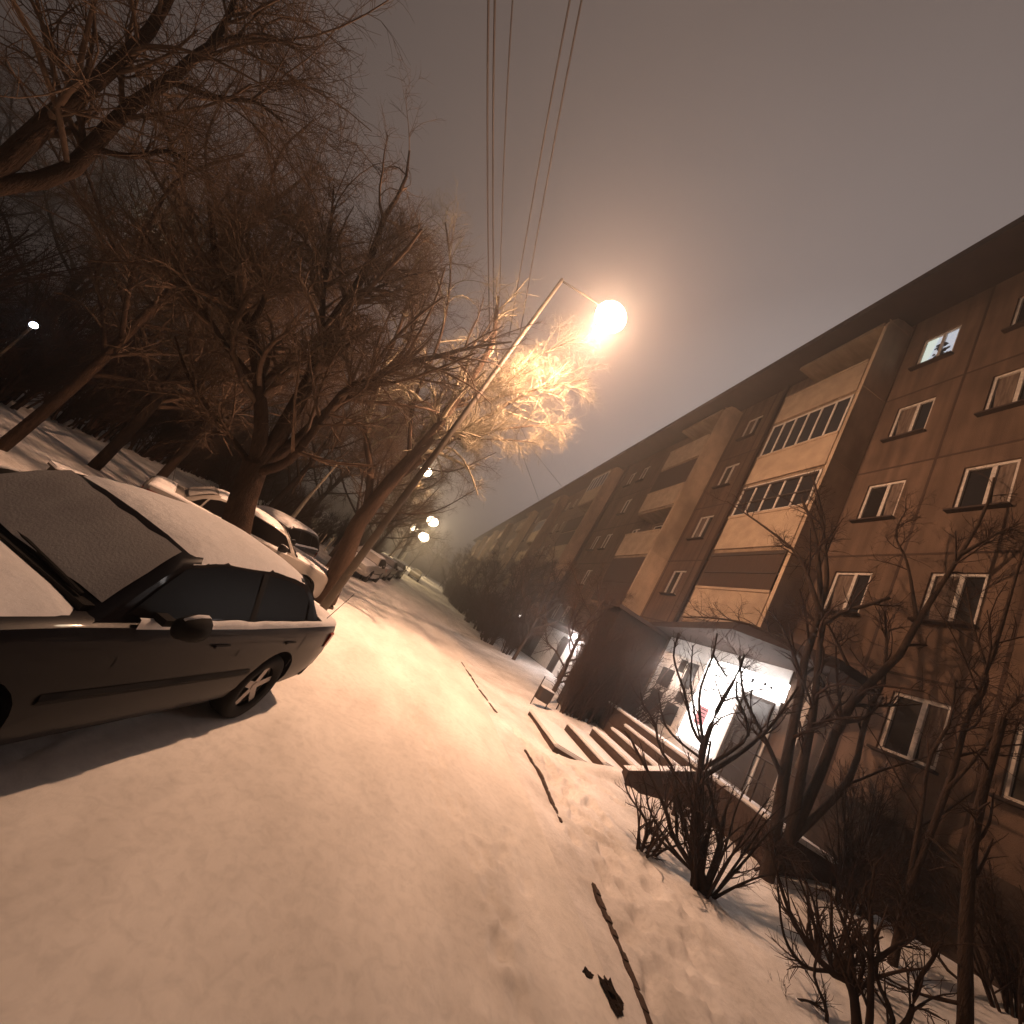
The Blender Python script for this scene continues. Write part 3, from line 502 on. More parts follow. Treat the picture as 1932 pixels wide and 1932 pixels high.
WIRES = [([[-6.78, 1.45, 13.22], [-5.6, 6.58, 12.6], [-4.86, 9.78, 12.35], [-4.12, 12.99, 12.2], [-3.38, 16.2, 12.1]], 0.018, 'leftmost of the five overhead wires above the trees'), ([[-6.63, 1.63, 13.22], [-5.45, 6.51, 12.6], [-4.72, 9.56, 12.35], [-3.98, 12.61, 12.2], [-3.24, 15.66, 12.1]], 0.018, 'second overhead wire from the left'), ([[-5.89, 2.56, 13.22], [-5.05, 6.31, 12.6], [-4.53, 8.65, 12.35], [-4.0, 11.0, 12.2], [-3.48, 13.34, 12.1]], 0.012, 'thin middle wire of the five overhead wires'), ([[-4.53, 0.67, 13.22], [-3.85, 5.72, 12.6], [-3.42, 8.88, 12.35], [-3.0, 12.03, 12.2], [-2.58, 15.18, 12.1]], 0.014, 'fourth overhead wire from the left'), ([[-4.4, 0.71, 13.22], [-3.62, 5.61, 12.6], [-3.13, 8.67, 12.35], [-2.64, 11.73, 12.2], [-2.15, 14.79, 12.1]], 0.014, 'rightmost of the five overhead wires'), ([[-3.81, 16.13, 13.0], [-1.21, 25.5, 14.0], [8.1, 49.91, 17.19]], 0.016, 'thin wire slanting down to the roof edge, left one'), ([[-1.77, 22.0, 13.5], [1.49, 30.27, 15.0], [8.1, 39.9, 17.06]], 0.014, 'thin wire slanting down to the roof edge, right one')]
# ------------------------------------------------------------ trees and shrubs
def crown(rng, limbs, spec, matl, name, parent, kfine=3):
    """limbs: list of (pts,(r0,r1)); spec: list of (count, tmin, len, ang, up, npts, rfac)"""
    P = np.stack([smooth_poly(p,10) for p,_ in limbs]); R0 = np.array([r[0] for _,r in limbs]); R1 = np.array([r[1] for _,r in limbs])
    ls = np.linalg.norm(P[:,-1]-P[:,0],axis=1); ls = np.clip(ls/np.median(ls),.5,1.5); out = []
    for li,(c,tmin,Lm,ang,up,N,rf) in enumerate(spec):
        P,R0,R1 = children(rng,P,R0,R1,c,tmin,1.0,Lm,ang,up,N,rf,wig=.14+.08*li,lscale=ls if li==0 else None)
        out.append(tubes(P,np.maximum(R0,.0025),np.maximum(R1,.0014),4 if li==0 else kfine))
    V,F = join(out); return link(name, fast_mesh(name,V,F,matl), parent)
def limbs_mesh(limbs, matl, name, parent, k=8):
    out = []
    for p,(a,b_) in limbs:
        q = smooth_poly(p,14)[None]; out.append(tubes(q,np.array([a]),np.array([b_]),k))
    V,F = join(out); return link(name, fast_mesh(name,V,F,matl), parent)
def shift(limbs, base): return [([[q[0]-base[0],q[1]-base[1],q[2]-base[2]] for q in p], r) for p,r in limbs]
def traced(name, limbs, base, label, cat, spec, seed, mt=TWIG, group=None, bark=BARK, flare=None, skip=0):
    base = (base[0],base[1],z_at(base[0],base[1])); t = empty(name, base, 0, label, cat, group); l = shift(limbs,base); rng = np.random.default_rng(seed)
    l0 = list(l)
    if flare: l0.append(([ [0,0,-.2],[0,0,.05],list(l[0][0][0])],(flare,l[0][1][0])))
    limbs_mesh(l0,bark,'trunk' if cat=='tree' else 'stems',t)
    crown(rng,l[skip:],spec,mt,'crown' if cat=='tree' else 'twigs',t); return t
A = (R(25),R(60))
big = [(20,.22,1.35,A,.25,6,.55),(9,.15,.7,(R(25),R(65)),.15,5,.5),(6,.1,.36,(R(25),R(70)),.1,4,.5)]
traced('bare_tree',T1,(T1[0][0][0][0],T1[0][0][0][1]),'forked bare tree with dark trunk rising behind the snowy roof of the foreground car','tree',big,11,flare=.3,skip=1)
big2 = [(20,.2,1.3,A,.2,6,.5),(9,.1,.72,(R(25),R(65)),.1,5,.45),(7,.1,.38,(R(25),R(70)),.05,4,.5)]
T2X = T2[:-4]+[([[-1.96, 10.81, 6.2], [-1.32, 11.23, 8.2], [-0.69, 11.64, 10.120000000000001], [-0.14, 12.0, 11.46]], (0.05, 0.012)), ([[-1.96, 10.81, 6.2], [-0.88, 11.33, 7.859999999999999], [0.2, 11.85, 9.48], [1.12, 12.3, 10.76]], (0.05, 0.012)), ([[-1.92, 10.77, 5.1], [-0.79, 11.2, 6.3999999999999995], [0.35, 11.63, 7.67], [1.32, 12.0, 8.65]], (0.05, 0.012)), ([[-1.92, 10.77, 5.1], [-1.01, 11.06, 5.87], [-0.11, 11.35, 6.619999999999999], [0.67, 11.6, 7.19]], (0.05, 0.012)), ([[-1.92, 10.77, 5.1], [-1.47, 10.96, 5.7299999999999995], [-1.01, 11.14, 6.3500000000000005], [-0.62, 11.3, 6.85]], (0.05, 0.012)), ([[-1.96, 10.81, 6.2], [-1.54, 11.02, 7.29], [-1.12, 11.22, 8.33], [-0.76, 11.4, 9.03]], (0.05, 0.012))]+T2[-1:]
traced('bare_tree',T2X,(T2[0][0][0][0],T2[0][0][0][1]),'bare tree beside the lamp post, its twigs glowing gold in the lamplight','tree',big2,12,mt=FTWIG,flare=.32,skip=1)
T0X = [([[-7.3,2.6,-.3],[-7.2,2.7,1.2],T0[0][0][0]],(.2,.09)),([[-7.2,2.7,1.2],T0[1][0][0]],(.16,.09))]+[(q,(a*.6,b_)) for q,(a,b_) in T0]
big0 = [(15,.3,1.4,A,.1,6,.45),(8,.1,.8,(R(25),R(65)),-.1,5,.45),(6,.1,.42,(R(25),R(70)),-.15,4,.5)]
traced('bare_tree',T0X,(-7.3,2.6),'dark tree whose heavy branches hang over the top left of the picture','tree',big0,13,skip=2)
mid = [(12,.25,.8,A,.2,5,.5),(7,.1,.45,(R(25),R(60)),.1,4,.5),(4,.1,.22,(R(25),R(60)),.1,4,.5)]
def down(l,base): return [([[base[0],base[1],z_at(*base)-.1],list(l[0][0][0])],(l[0][1][0]*1.2,l[0][1][0]))]+l
traced('bare_tree',down(TR,(7.75,6.35)),(7.75,6.35),'many stemmed bare tree in front of the shop entrance landing','tree',mid,21,mt=SHRUB)
TR2 = [(q,(a*.65,b_*.8)) for q,(a,b_) in TR2]; TR3 = [(q,(a*.6,b_*.6)) for q,(a,b_) in TR3]
traced('bare_tree',down(TR2,(8.05,4.75)),(8.05,4.75),'slim bare tree by the ground floor windows at right','tree',mid,22,mt=SHRUB)
traced('bare_tree',down(TR3,(6.5,3.2)),(6.5,3.2),'dark trunk close to the bottom right corner','tree',[(6,.3,.5,A,.2,5,.4),(5,.1,.25,A,.1,4,.5)],23,mt=SHRUB)
sp = [(10,.2,.42,(R(15),R(45)),.35,5,.5),(5,.1,.22,(R(20),R(50)),.25,4,.5)]
B1 = [(q,(a*.9 if i else .07,min(a*.6,max(b_*1.5,.010)) if i else .018)) for i,(q,(a,b_)) in enumerate(B1)]
rf_ = np.random.default_rng(5)
for i in range(24):
    th = rf_.uniform(0,6.28); th = th if i%3 else 2.5+rf_.uniform(-.7,.7); H_ = rf_.uniform(.8,1.7); o_ = rf_.uniform(.25,.9); bx_,by_ = 5.85+.16*math.cos(th)*rf_.random(),5.55+.16*math.sin(th)*rf_.random(); zb_ = z_at(bx_,by_)
    B1.append(([[bx_,by_,zb_-.08],[bx_+o_*.35*math.cos(th),by_+o_*.35*math.sin(th),zb_+H_*.4],[bx_+o_*.7*math.cos(th+.2),by_+o_*.7*math.sin(th+.2),zb_+H_*.75],[bx_+o_*math.cos(th+.1),by_+o_*math.sin(th+.1),zb_+H_]],(.022,.007)))
B1 = [B1[0]]+B1[1:]; B2 = [(q,(a,min(a*.6,b_*1.4))) for q,(a,b_) in B2]
traced('bare_shrub',down(B1,(5.85,5.55)),(5.85,5.55),'tall bare shrub with fanned stems in front of the lit shop window','shrub',sp,31,skip=1,mt=SHRUB,bark=mat('shrub_bark',(.04,.024,.018),.95,.1,c2=(.028,.018,.014),scale=8))
traced('bare_shrub',down(B2,(6.02,3.7)),(6.02,3.7),'low bare shrub with arching stems at the bottom right','shrub',sp,32,mt=SHRUB,bark=MATS['shrub_bark'])
# generic trees
def gen_tree(name, seed, H, r, lean=(0,0), spread=.5, nl=9, fork=.22, fine=(9,6,5), up=.25, mt=TWIG, lscale=1):
    rng = np.random.default_rng(seed); t = empty(name,(0,0,0))
    tp = [[lean[0]*z+.12*math.sin(z*.7+seed)*min(1,z/3),lean[1]*z+.12*math.cos(z*.9+seed)*min(1,z/3),z] for z in np.linspace(-.3,H*.78,8)]
    tr = np.array(tp); limbs = [(tp,(r,r*.22))]
    for i in range(nl):
        s = fork+(1-fork)*(i+.5)/nl*.85; k = s*7; a = int(k); o = tr[a]+(tr[min(a+1,7)]-tr[a])*(k-a)
        th = i*2.4+rng.uniform(-.5,.5); Lh = H*(.50-.28*s)*lscale*rng.uniform(.8,1.2); el = rng.uniform(.5,.95)
        p = [o+Lh*u*np.array([math.cos(th)*math.cos(el*(.7+.5*u)),math.sin(th)*math.cos(el*(.7+.5*u)),math.sin(el*(.7+.5*u))])+rng.normal(size=3)*.05*Lh*u for u in (0,.3,.6,1)]
        limbs.append(([list(map(float,q)) for q in p],(r*(.5-.25*s),.018)))
    limbs_mesh(limbs,BARK,'trunk',t,7)
    spc = [(fine[0],.15,H*.12,A,up,6,.5),(fine[1],.1,H*.065,(R(25),R(65)),up*.5,5,.5),(fine[2],.1,H*.035,(R(25),R(70)),0,4,.5)]
    crown(rng,limbs,spc,mt,'crown',t); return t
def dup(t, loc, rz, s, label=None):
    c = t.copy(); col.objects.link(c); c.location = loc; c.rotation_euler = (0,0,rz); c.scale = (s,s,s)
    if label: c['label'] = label
    for ch in list(t.children): d = ch.copy(); col.objects.link(d); d.parent = c
    return c
ga = gen_tree('bare_tree',101,12,.12,lean=(.03,-.02),nl=13,fine=(14,8,6))
gb = gen_tree('bare_tree',102,13,.16,lean=(-.02,.03),nl=14,fine=(14,8,6))
gc = gen_tree('bare_tree',103,9,.14,lean=(.02,.02),nl=12,fine=(12,8,5),mt=SHRUB)
spots = [  # proto, x, y, rz, scale, label
 (ga,-7.85,9.0,.3,.95,'slim bare tree standing furthest left at the snowy park edge'),
 (gb,-8.5,11.9,1.4,.9,'thick dark tree trunk, second from the left at the park edge'),
 (gb,-9.0,15.0,2.6,.95,'dark tree trunk in the park, third from the left'),
 (ga,-6.6,17.5,2.1,1.05,'bare park tree behind the parked cars'),
 (ga,-3.6,19.0,4.0,1.1,'bare tree left of the road beyond the leaning trunk'),
 (gb,-14,17,3.3,1.0,None),(gb,-20,20,.9,1.1,None),(ga,-12,25,1.9,1.0,None),(gb,-9,30,4.2,1.1,None),(ga,-18,32,3,1.1,None),
 (gb,-24,27,2.2,1.2,None),(ga,-27,38,.2,1.3,None),(gb,-15,40,1.0,1.1,None),(ga,-30,16,1.,1.25,None),(gb,-19,25,2.,1.1,None),(ga,-25,34,4.,1.2,None),(gb,-34,26,.4,1.3,None),
 (gb,-5.0,25,.5,1.0,'bare tree on the left verge just past the pole'),(ga,-4.6,33,2.5,1.0,None),(gb,-5.4,43,3.6,1.0,None),(ga,-5,56,.7,1.0,None),(gb,-5,72,.9,1.1,None),(ga,-3.4,95,.9,1.1,None),(gb,1.5,120,.9,1.1,None),(ga,5.5,100,.9,1.0,None),(gb,-9,110,.9,1.2,None),
 (gc,6.6,14.9,.4,.70,'bare tree growing against the dark entrance porch'),(gc,7.0,22.5,2.0,.85,'bare tree before the second lit entrance'),(gc,6.2,25.5,3.1,.85,None),(gc,6.8,30.5,4.4,.9,None),(gc,5.9,36.,1.3,.9,None),(gc,6.5,43.,5.2,.9,None),(gc,5.9,51.,.3,1.,None),(gc,5.6,60.,2.3,1.,None),(gc,5.2,70.,2.9,1.1,None)]
done = set()
for (p,x,y,rz,s,lb) in spots:
    far = 'park trees left of the street' if x<-8 else ('trees along the left verge of the street' if x<2 else 'trees between the road and the building')
    gl = {'park trees left of the street':'bare dark park tree among the thicket left of the street','trees along the left verge of the street':'bare verge tree further down the left side of the street','trees between the road and the building':'bare tree in the dark strip between road and building'}[far]
    if id(p) not in done: o = p; done.add(id(p)); o.location = (x,y,z_at(x,y)); o.rotation_euler = (0,0,rz); o.scale = (s,s,s)
    else: o = dup(p,(x,y,z_at(x,y)),rz,s)
    props(o,lb or gl,'tree',far)
# shrubs
def gen_shrub(seed,H,W,n,fine=(9,5),mt=SHRUB):
    rng = np.random.default_rng(seed); t = empty('bare_shrub',(0,0,0)); limbs = []
    for i in range(n):
        th = rng.uniform(0,6.28); r0 = rng.uniform(0,.25)*W; L_ = H*rng.uniform(.7,1.1); o = rng.uniform(.15,1)*W
        p = [[math.cos(th)*(r0+o*u**1.3)+rng.normal()*.03,math.sin(th)*(r0+o*u**1.3)+rng.normal()*.03,L_*u-.1] for u in (0,.35,.7,1)]
        limbs.append((p,(.022,.007)))
    limbs_mesh(limbs,mt,'stems',t,5); crown(rng,limbs,[(fine[0],.1,H*.3,(R(15),R(50)),.3,5,.5),(fine[1],.1,H*.14,(R(20),R(55)),.2,4,.6)],mt,'twigs',t); return t
s1 = gen_shrub(201,2.6,1.1,26,(12,7)); s2 = gen_shrub(202,1.9,1.3,24,(12,7)); s3 = gen_shrub(203,.9,.6,14,(6,3))
done = set(); rng = np.random.default_rng(77)
sh = []
for i in range(3,26):        # in front of the building beyond the porch
    y = 18.6+i*1.75+.012*i*i; sh.append((s1 if i%2 else s2, rng.uniform(5.6,7.2)-.02*i, y, rng.uniform(1.,1.35), 'leafless shrub in the dark row before the building','shrubs in the row before the building'))
for i in range(40):        # park thicket on the left
    y = 10+rng.uniform(0,34); x = -13.0-rng.uniform(0,16)-(6 if y<14 else 0); sh.append((s1 if i%2 else s2, x, y, rng.uniform(1.1,1.8),'leafless shrub in the dark park thicket','shrubs in the park thicket'))
for i in range(24):
    sh.append((s1 if i%3 else s2, -12.4+rng.uniform(-.5,.5)-.05*i, 8.2+i*1.15, rng.uniform(1.2,1.7),'leafless shrub in the dark park thicket','shrubs in the park thicket'))
for i in range(26): 
    y = 17+i*1.9; sh.append((s2 if i%2 else s1, -7.2+rng.uniform(-.8,.6), y, rng.uniform(.8,1.1),'leafless hedge shrub behind the parked cars','hedge shrubs along the left verge'))
sh += [(s1,7.5,13.9,1.35,'tall dark shrub against the porch wall, nearer the building','x'),(s1,6.9,13.9,1.15,'tall dark shrub against the outer corner of the porch','x'),(s2,8.5,13.8,1.7,'dark shrub between the porch wall and the steps','x'),(s3,6.9,4.6,1.2,'knee high shrub under the ground floor window','x'),(s3,5.3,6.2,1.0,'little twiggy shrub left of the tall fanned shrub','x'),(s3,7.4,8.3,1.3,'small shrub beside the side wall of the steps','x'),(s1,8.8,5.9,.8,'dense shrub under the ground floor window sill','x'),(s2,8.9,4.0,.8,'shrub nearest the wall at the right edge','x')]
for (p,x,y,s,lb,gr) in sh:
    if id(p) not in done: o = p; done.add(id(p)); o.location = (x,y,z_at(x,y)); o.scale = (s,s,s)
    else: o = dup(p,(x,y,z_at(x,y)),rng.uniform(0,6.28),s)
    props(o,lb,'shrub',None if gr=='x' else gr)

# ------------------------------------------------------------ cars
BW = [(-1.06,.56,.46,.84),(-1.03,.70,.38,.93),(-.95,.78,.32,.965),(-.75,.82,.28,.985),(-.45,.838,.25,.985),(0,.845,.22,.97),(.7,.85,.2,.95),(1.5,.85,.2,.94),(2.05,.845,.2,.935),(2.45,.838,.22,.91),(2.9,.82,.25,.87),(3.2,.78,.28,.81),(3.38,.70,.32,.74),(3.46,.55,.38,.64)]
def bw(x,i): return float(np.interp(x,[b[0] for b in BW],[b[i] for b in BW]))
def half(x):
    w,zb,zt = bw(x,1),bw(x,2),bw(x,3)
    return [(0,zb),(w*.8,zb),(w*.95,zb+.05),(w*.995,zb+(zt-zb)*.22),(w*1.01,zb+(zt-zb)*.45),(w*1.004,zb+(zt-zb)*.62),(w*1.0,zb+(zt-zb)*.66),(w*.985,zb+(zt-zb)*.86),(w*.955,zt-.035),(w*.90,zt-.008),(w*.6,zt+.012),(0,zt+.02)]
GX = [(1.96,.935),(1.86,1.03),(1.75,1.13),(1.64,1.225),(1.54,1.30),(1.15,1.352),(.6,1.375),(.25,1.365),(0.0,1.335),(-.14,1.26),(-.30,1.13),(-.46,.985)]
def sedan(loc, rz, label, paint, wagon=False, snow=1.0, tail=True):
    car = empty('parked_car', loc, rz, label, 'car', None)
    def b(mb,name,mt_,par=None,**k): return mb.build(name,mt_,par or car,**k)
    xs_ = sorted(set([q[0] for q in BW]+[-.9,-.6,-.3,-.15,.15,.3,.5,1,1.25,1.75,2.25,2.6,2.75,3.05])); n = len(half(0)); mb = MB()
    for x in xs_:
        h_ = half(x); ring = [(x,y,z) for y,z in h_]+[(x,-y,z) for y,z in reversed(h_[1:-1])]; mb.v += ring
    k = 2*n-2
    for i in range(len(xs_)-1):
        for j in range(k): mb.f.append((i*k+j,(i+1)*k+j,(i+1)*k+(j+1)%k,i*k+(j+1)%k))
    mb.f += [tuple(range(k)), tuple((len(xs_)-1)*k+j for j in reversed(range(k)))]
    body = b(mb,'body',paint,smooth=True)
    bm = bmesh.new(); bm.from_mesh(body.data); bmesh.ops.recalc_face_normals(bm,faces=bm.faces); bm.to_mesh(body.data); bm.free()
    cut = MB()
    for x in (0,2.38):
        for s in (-1,1): cut.cyl((x,s*.52,.33),(0,s,0),.365,.5,32)
    cm = cut.mesh('cut',BLACK); bm = bmesh.new(); bm.from_mesh(cm); bmesh.ops.recalc_face_normals(bm,faces=bm.faces); bm.to_mesh(cm); bm.free()
    co = link('cut',cm,car); md = body.modifiers.new('arches','BOOLEAN'); md.operation = 'DIFFERENCE'; md.object = co; md.solver = 'EXACT'
    dg = bpy.context.evaluated_depsgraph_get(); dg.update(); nm = bpy.data.meshes.new_from_object(body.evaluated_get(dg)); body.modifiers.clear(); body.data = nm; bpy.data.objects.remove(co)
    nm.materials.clear(); nm.materials.append(paint)
    nm.polygons.foreach_set('use_smooth',[True]*len(nm.polygons))
    try: nm.set_sharp_from_angle(angle=R(32))
    except Exception: pass
    # cabin
    gx = GX if not wagon else [(2.08,.935),(1.85,1.07),(1.6,1.2),(1.38,1.30),(1.22,1.36),(.95,1.40),(.3,1.42),(-.3,1.41),(-.62,1.37),(-.78,1.25),(-.88,1.1),(-.93,.985)]
    def gz(x): return float(np.interp(-x,[-q[0] for q in gx],[q[1] for q in gx]))
    def gy(z): return .785-.44*(z-.93)
    mb = MB()
    for x,z in gx:
        zt = z; y0 = gy(.92); yt = gy(max(zt-.045,.93)); h_ = [(y0,.90),(gy(.92+(zt-.92)*.5),.92+(zt-.92)*.5-.01),(yt,max(zt-.045,.905)),(yt-.05,zt-.012),(yt*.5,zt+.008),(0,zt+.014)]
        mb.v += [(x,y,z_) for y,z_ in h_]+[(x,-y,z_) for y,z_ in reversed(h_[:-1])]
    k = 11
    for i in range(len(gx)-1):
        for j in range(k-1): mb.f.append((i*k+j,i*k+j+1,(i+1)*k+j+1,(i+1)*k+j))
    cab = b(mb,'cabin',paint,smooth=True)
    try: cab.data.set_sharp_from_angle(angle=R(35))
    except Exception: pass
    def sidep(poly,s,off=.010):
        return [(x,s*(gy(z)+off),z) for x,z in poly]
    xr = .12 if not wagon else -.6
    polys = [[(1.80,.965),(1.66,1.11),(1.52,1.24),(1.22,1.298),(.76,1.31),(.73,.965)],[(.66,.965),(.69,1.305),(.35,1.298),(.08,1.262),(-.08,1.19),(-.12,.97)] if not wagon else [(.66,.965),(.69,1.33),(.1,1.33),(-.08,1.3),(-.1,.97)]]
    third = [(-.16,.975),(-.12,1.18),(-.20,1.12),(-.31,1.0)] if not wagon else [(-.15,.97),(-.13,1.31),(-.5,1.28),(-.68,1.15),(-.74,1.0)]
    for s in (1,-1):
        for pl in polys+[third]:
            q = MB(); p = sidep(pl,s); q.quad(*(p if s>0 else p[::-1])); b(q,'side_window',CGLASS)
        q = MB()
        for xx in (.70,): q.quad(*sidep([(xx-.035,.95),(xx-.035,1.315),(xx+.035,1.315),(xx+.035,.95)],s,.013))
        b(q,'pillar_trim',BLACK)
    # windscreen and rear window
    y0,y1 = .70,.56; x0,z0 = 1.93,.965; x1,z1 = 1.56,1.318
    q = MB(); rows = 6
    for i in range(rows+1):
        t = i/rows; x = x0+(x1-x0)*t; 
        for j in range(9): 
            u = j/4-1; yy_ = (y0+(y1-y0)*t)*u; q.v.append((x-.04*u*u+.02, yy_, gz(x)+.03+.006*math.sin(i*2+j*3)))
    for i in range(rows):
        for j in range(8): a = i*9+j; q.f.append((a,a+1,a+10,a+9))
    b(q,'windscreen',FROST,smooth=True)
    xa,xb = (-.40,-.05) if not wagon else (-.92,-.76)
    q = MB()
    for i in range(5):
        t = i/4; x = xa+(xb-xa)*t
        for j in range(9):
            u = j/4-1; q.v.append((x+.03*u*u-.02,(.66-.08*t)*u,gz(x)+.028))
    for i in range(4):
        for j in range(8): a = i*9+j; q.f.append((a,a+9,a+10,a+1))
    b(q,'rear_window',FROST if snow>.5 else CGLASS,smooth=True)
    # wipers and dark cowl
    b(MB().tube([(1.96,.62,.985),(1.93,.1,1.0),(1.915,-.2,1.005)],.012,6),'wiper',BLACK); b(MB().tube([(1.97,-.15,.99),(1.94,-.6,1.0)],.012,6),'wiper',BLACK)
    b(MB().box(1.93,1.99,-.70,.70,.93,.968),'cowl',BLACK)
    # snow
    rs = np.random.default_rng(int(abs(loc[0]*100)))
    def snowpatch(xa,xb,yh,zf,t,name,nx_=22,ny_=15):
        q = MB()
        for i in range(nx_+1):
            x = xa+(xb-xa)*i/nx_; ex = min(1,min(i,nx_-i)/1.6)
            for j in range(ny_+1):
                u = 2*j/ny_-1; Yh = yh(x)*(1+.004*math.sin(x*9)); y = Yh*u; ey = max(0,1-abs(u)**8)
                q.v.append((x,y,zf(x,y)+ (t*(ex**.6)*(ey**.5)*(1+.18*MN.noise(Vector((x*4,y*4,loc[0])))) if (0<i<nx_ and 0<j<ny_) else -.004)))
        for i in range(nx_):
            for j in range(ny_): a = i*(ny_+1)+j; q.f.append((a,a+ny_+1,a+ny_+2,a+1) if xa<xb else (a,a+1,a+ny_+2,a+ny_+1))
        return b(q,name,SNOW,smooth=True)
    def ztop(x,y):
        w = bw(x,1); u = abs(y)/w; return bw(x,3)+float(np.interp(u,[0,.6,.9,.955],[.02,.012,-.008,-.035]))
    def zroof(x,y):
        z = gz(x); yt = gy(z-.045); return z+float(np.interp(abs(y)/yt,[0,.5,.9,1],[.014,.008,-.012,-.04]))
    if snow:
        snowpatch(-.02 if not wagon else -.7,1.47,lambda x:gy(gz(x)-.045)-.004,zroof,.03,'roof_snow')
        snowpatch(1.99,3.40,lambda x:bw(x,1)*.93,ztop,.035,'bonnet_snow')
        if not wagon: snowpatch(-1.0,-.60,lambda x:bw(x,1)*.93,ztop,.035,'boot_snow',10,15)
    for s in (1,-1):
        q = MB(); X_ = np.linspace(1.72,-1.0,40); 
        for x in X_:
            yi = (gy(.95)+.012 if x>-.5 else bw(x,1)*.8); yo = bw(x,1)*.955+.004; z = bw(x,3)-.03; t = .03+.012*MN.noise(Vector((x*5,s,2)))
            q.v += [(x,s*yi,z+t+.015),(x,s*(yi*.3+yo*.7),z+t+.01),(x,s*yo,z+t*.4),(x,s*(yo+.003),z-.01)]
        for i in range(39):
            for j in range(3): a = i*4+j; q.f.append((a,a+1,a+5,a+4) if s<0 else (a,a+4,a+5,a+1))
        if snow: b(q,'ledge_snow',SNOW,smooth=True)
        # mirror
        mb = MB(); 
        mir = b(MB().tube([(1.66,s*.96,1.0),(1.63,s*.965,1.0),(1.55,s*.97,1.003),(1.48,s*.975,1.005),(1.46,s*.975,1.005)],[.02,.062,.082,.084,.06],14),'mirror',BLACK,smooth=True)
        MB().box(1.55,1.63,min(s*.78,s*.87),max(s*.78,s*.87),.95,.99).build('mirror_arm',BLACK,mir)
        if snow: MB().tube([(1.64,s*.965,1.055),(1.56,s*.97,1.076),(1.49,s*.975,1.078),(1.46,s*.975,1.07)],[.01,.018,.018,.01],8).build('mirror_snow',SNOW,mir,smooth=True)
        # seams, handles, side strip
        q = MB()
        for xx in (1.72,.70,-.22):
            for za,zb in ((.30,.52),(.52,.72),(.72,.87)):
                ya = lambda z: float(np.interp(z,[h[1] for h in half(xx)[2:9]],[h[0] for h in half(xx)[2:9]]))+.0015
                if xx<0 and za<.5: continue
                q.quad((xx-.006,s*ya(za),za),(xx+.006,s*ya(za),za),(xx+.006,s*ya(zb),zb),(xx-.006,s*ya(zb),zb))
        b(q,'door_seam',BLACK)
        for xx in (.86,-.08):
            y_ = bw(xx,1)*.995; b(MB().box(xx,xx+.17,min(s*y_,s*(y_+.022)),max(s*y_,s*(y_+.022)),.775,.80),'door_handle',paint,bevel=.006)
        q = MB()
        for i in range(20):
            x = .38+(1.98-.38)*i/19; y_ = bw(x,1)*1.012; q.v += [(x,s*(y_+.001),.50),(x,s*(y_+.012),.53),(x,s*(y_+.001),.56)]
        for i in range(19):
            for j in range(2): a = i*3+j; q.f.append((a,a+1,a+4,a+3))
        b(q,'side_strip',BLACK)
    # wheels
    for x in (0,2.38):
        for s in (1,-1):
            t = MB(); prof = [(.19,.0),(.21,-.02),(.27,-.03),(.30,-.015),(.312,.02),(.312,.15),(.30,.18),(.2,.185)]; N = 36
            for r_,d in prof:
                for j in range(N): a = 2*math.pi*j/N; t.v.append((r_*math.cos(a),-d,r_*math.sin(a)))
            for i in range(len(prof)-1):
                for j in range(N): t.f.append((i*N+j,i*N+(j+1)%N,(i+1)*N+(j+1)%N,(i+1)*N+j))
            w_ = b(t,'wheel',BLACK,smooth=True); w_.location = (x,s*.815,.312); w_.rotation_euler = (0,0,0 if s>0 else math.pi)
            r_ = MB(); r_.cyl((0,-.05,0),(0,1,0),.195,.012,32)
            for j in range(5):
                a = 2*math.pi*j/5+.3; c,s_ = math.cos(a),math.sin(a); r_.quad((c*.03-s_*.035,-.012,s_*.03+c*.035),(c*.03+s_*.035,-.012,s_*.03-c*.035),(c*.195+s_*.03,-.004,s_*.195-c*.03),(c*.195-s_*.03,-.004,s_*.195+c*.03))
            r_.cyl((0,-.03,0),(0,1,0),.04,.024,16)
            r_.build('rim',RIM,w_)
            d = MB(); d.cyl((0,-.038,0),(0,1,0),.17,.002,32); d.build('hub_shadow',BLACK,w_)
            a_ = MB().cyl((x,s*.52,.33),(0,s,0),.36,.002,32); b(a_,'arch_liner',BLACK)
    # bumpers, lamps, plate, aerial
    for xs0,sgn in ((-1.06,-1),(3.46,1)):
        q = MB(); N = 17
        for i in range(N):
            u = 2*i/(N-1)-1; y = .80*math.copysign(abs(u)**.8,u); dx = .34*abs(u)**3.2; x = xs0+sgn*.075-sgn*dx
            for dz,dd in ((.33,-.03),(.36,.0),(.44,.02),(.52,.01),(.545,-.03)): q.v.append((x+sgn*dd,y*(1+dd*.4),dz))
        for i in range(N-1):
            for j in range(4): a = i*5+j; q.f.append((a,a+1,a+6,a+5) if sgn>0 else (a,a+5,a+6,a+1))
        b(q,'bumper',paint,smooth=True)
    for s in (1,-1):
        b(MB().prism([(-1.065,s*.45),(-1.045,s*.66),(-.93,s*.80),(-.80,s*.832),(-.80,s*.80),(-1.0,s*.45)][::s],.70,.86),'tail_lamp',TAIL,bevel=.008)
        b(MB().prism([(3.47,s*.40),(3.40,s*.66),(3.2,s*.785),(3.2,s*.7),(3.35,s*.40)][::-s],.58,.70),'headlight',mat('headlight_glass',(.3,.29,.28),.15,.6),bevel=.008)
    b(MB().box(-1.085,-1.068,-.26,.26,.60,.70),'number_plate',WHITEF)
    b(MB().tube([(-.70,.70,.98),(-.86,.74,1.35)],.004,4),'aerial',BLACK)
    return car
def place(rear, ang):   # ang: the nose points (-sin,-cos) turned from -Y
    return -math.pi/2-R(ang)
zc = z_at(-1.5,4.5)
a16 = 17
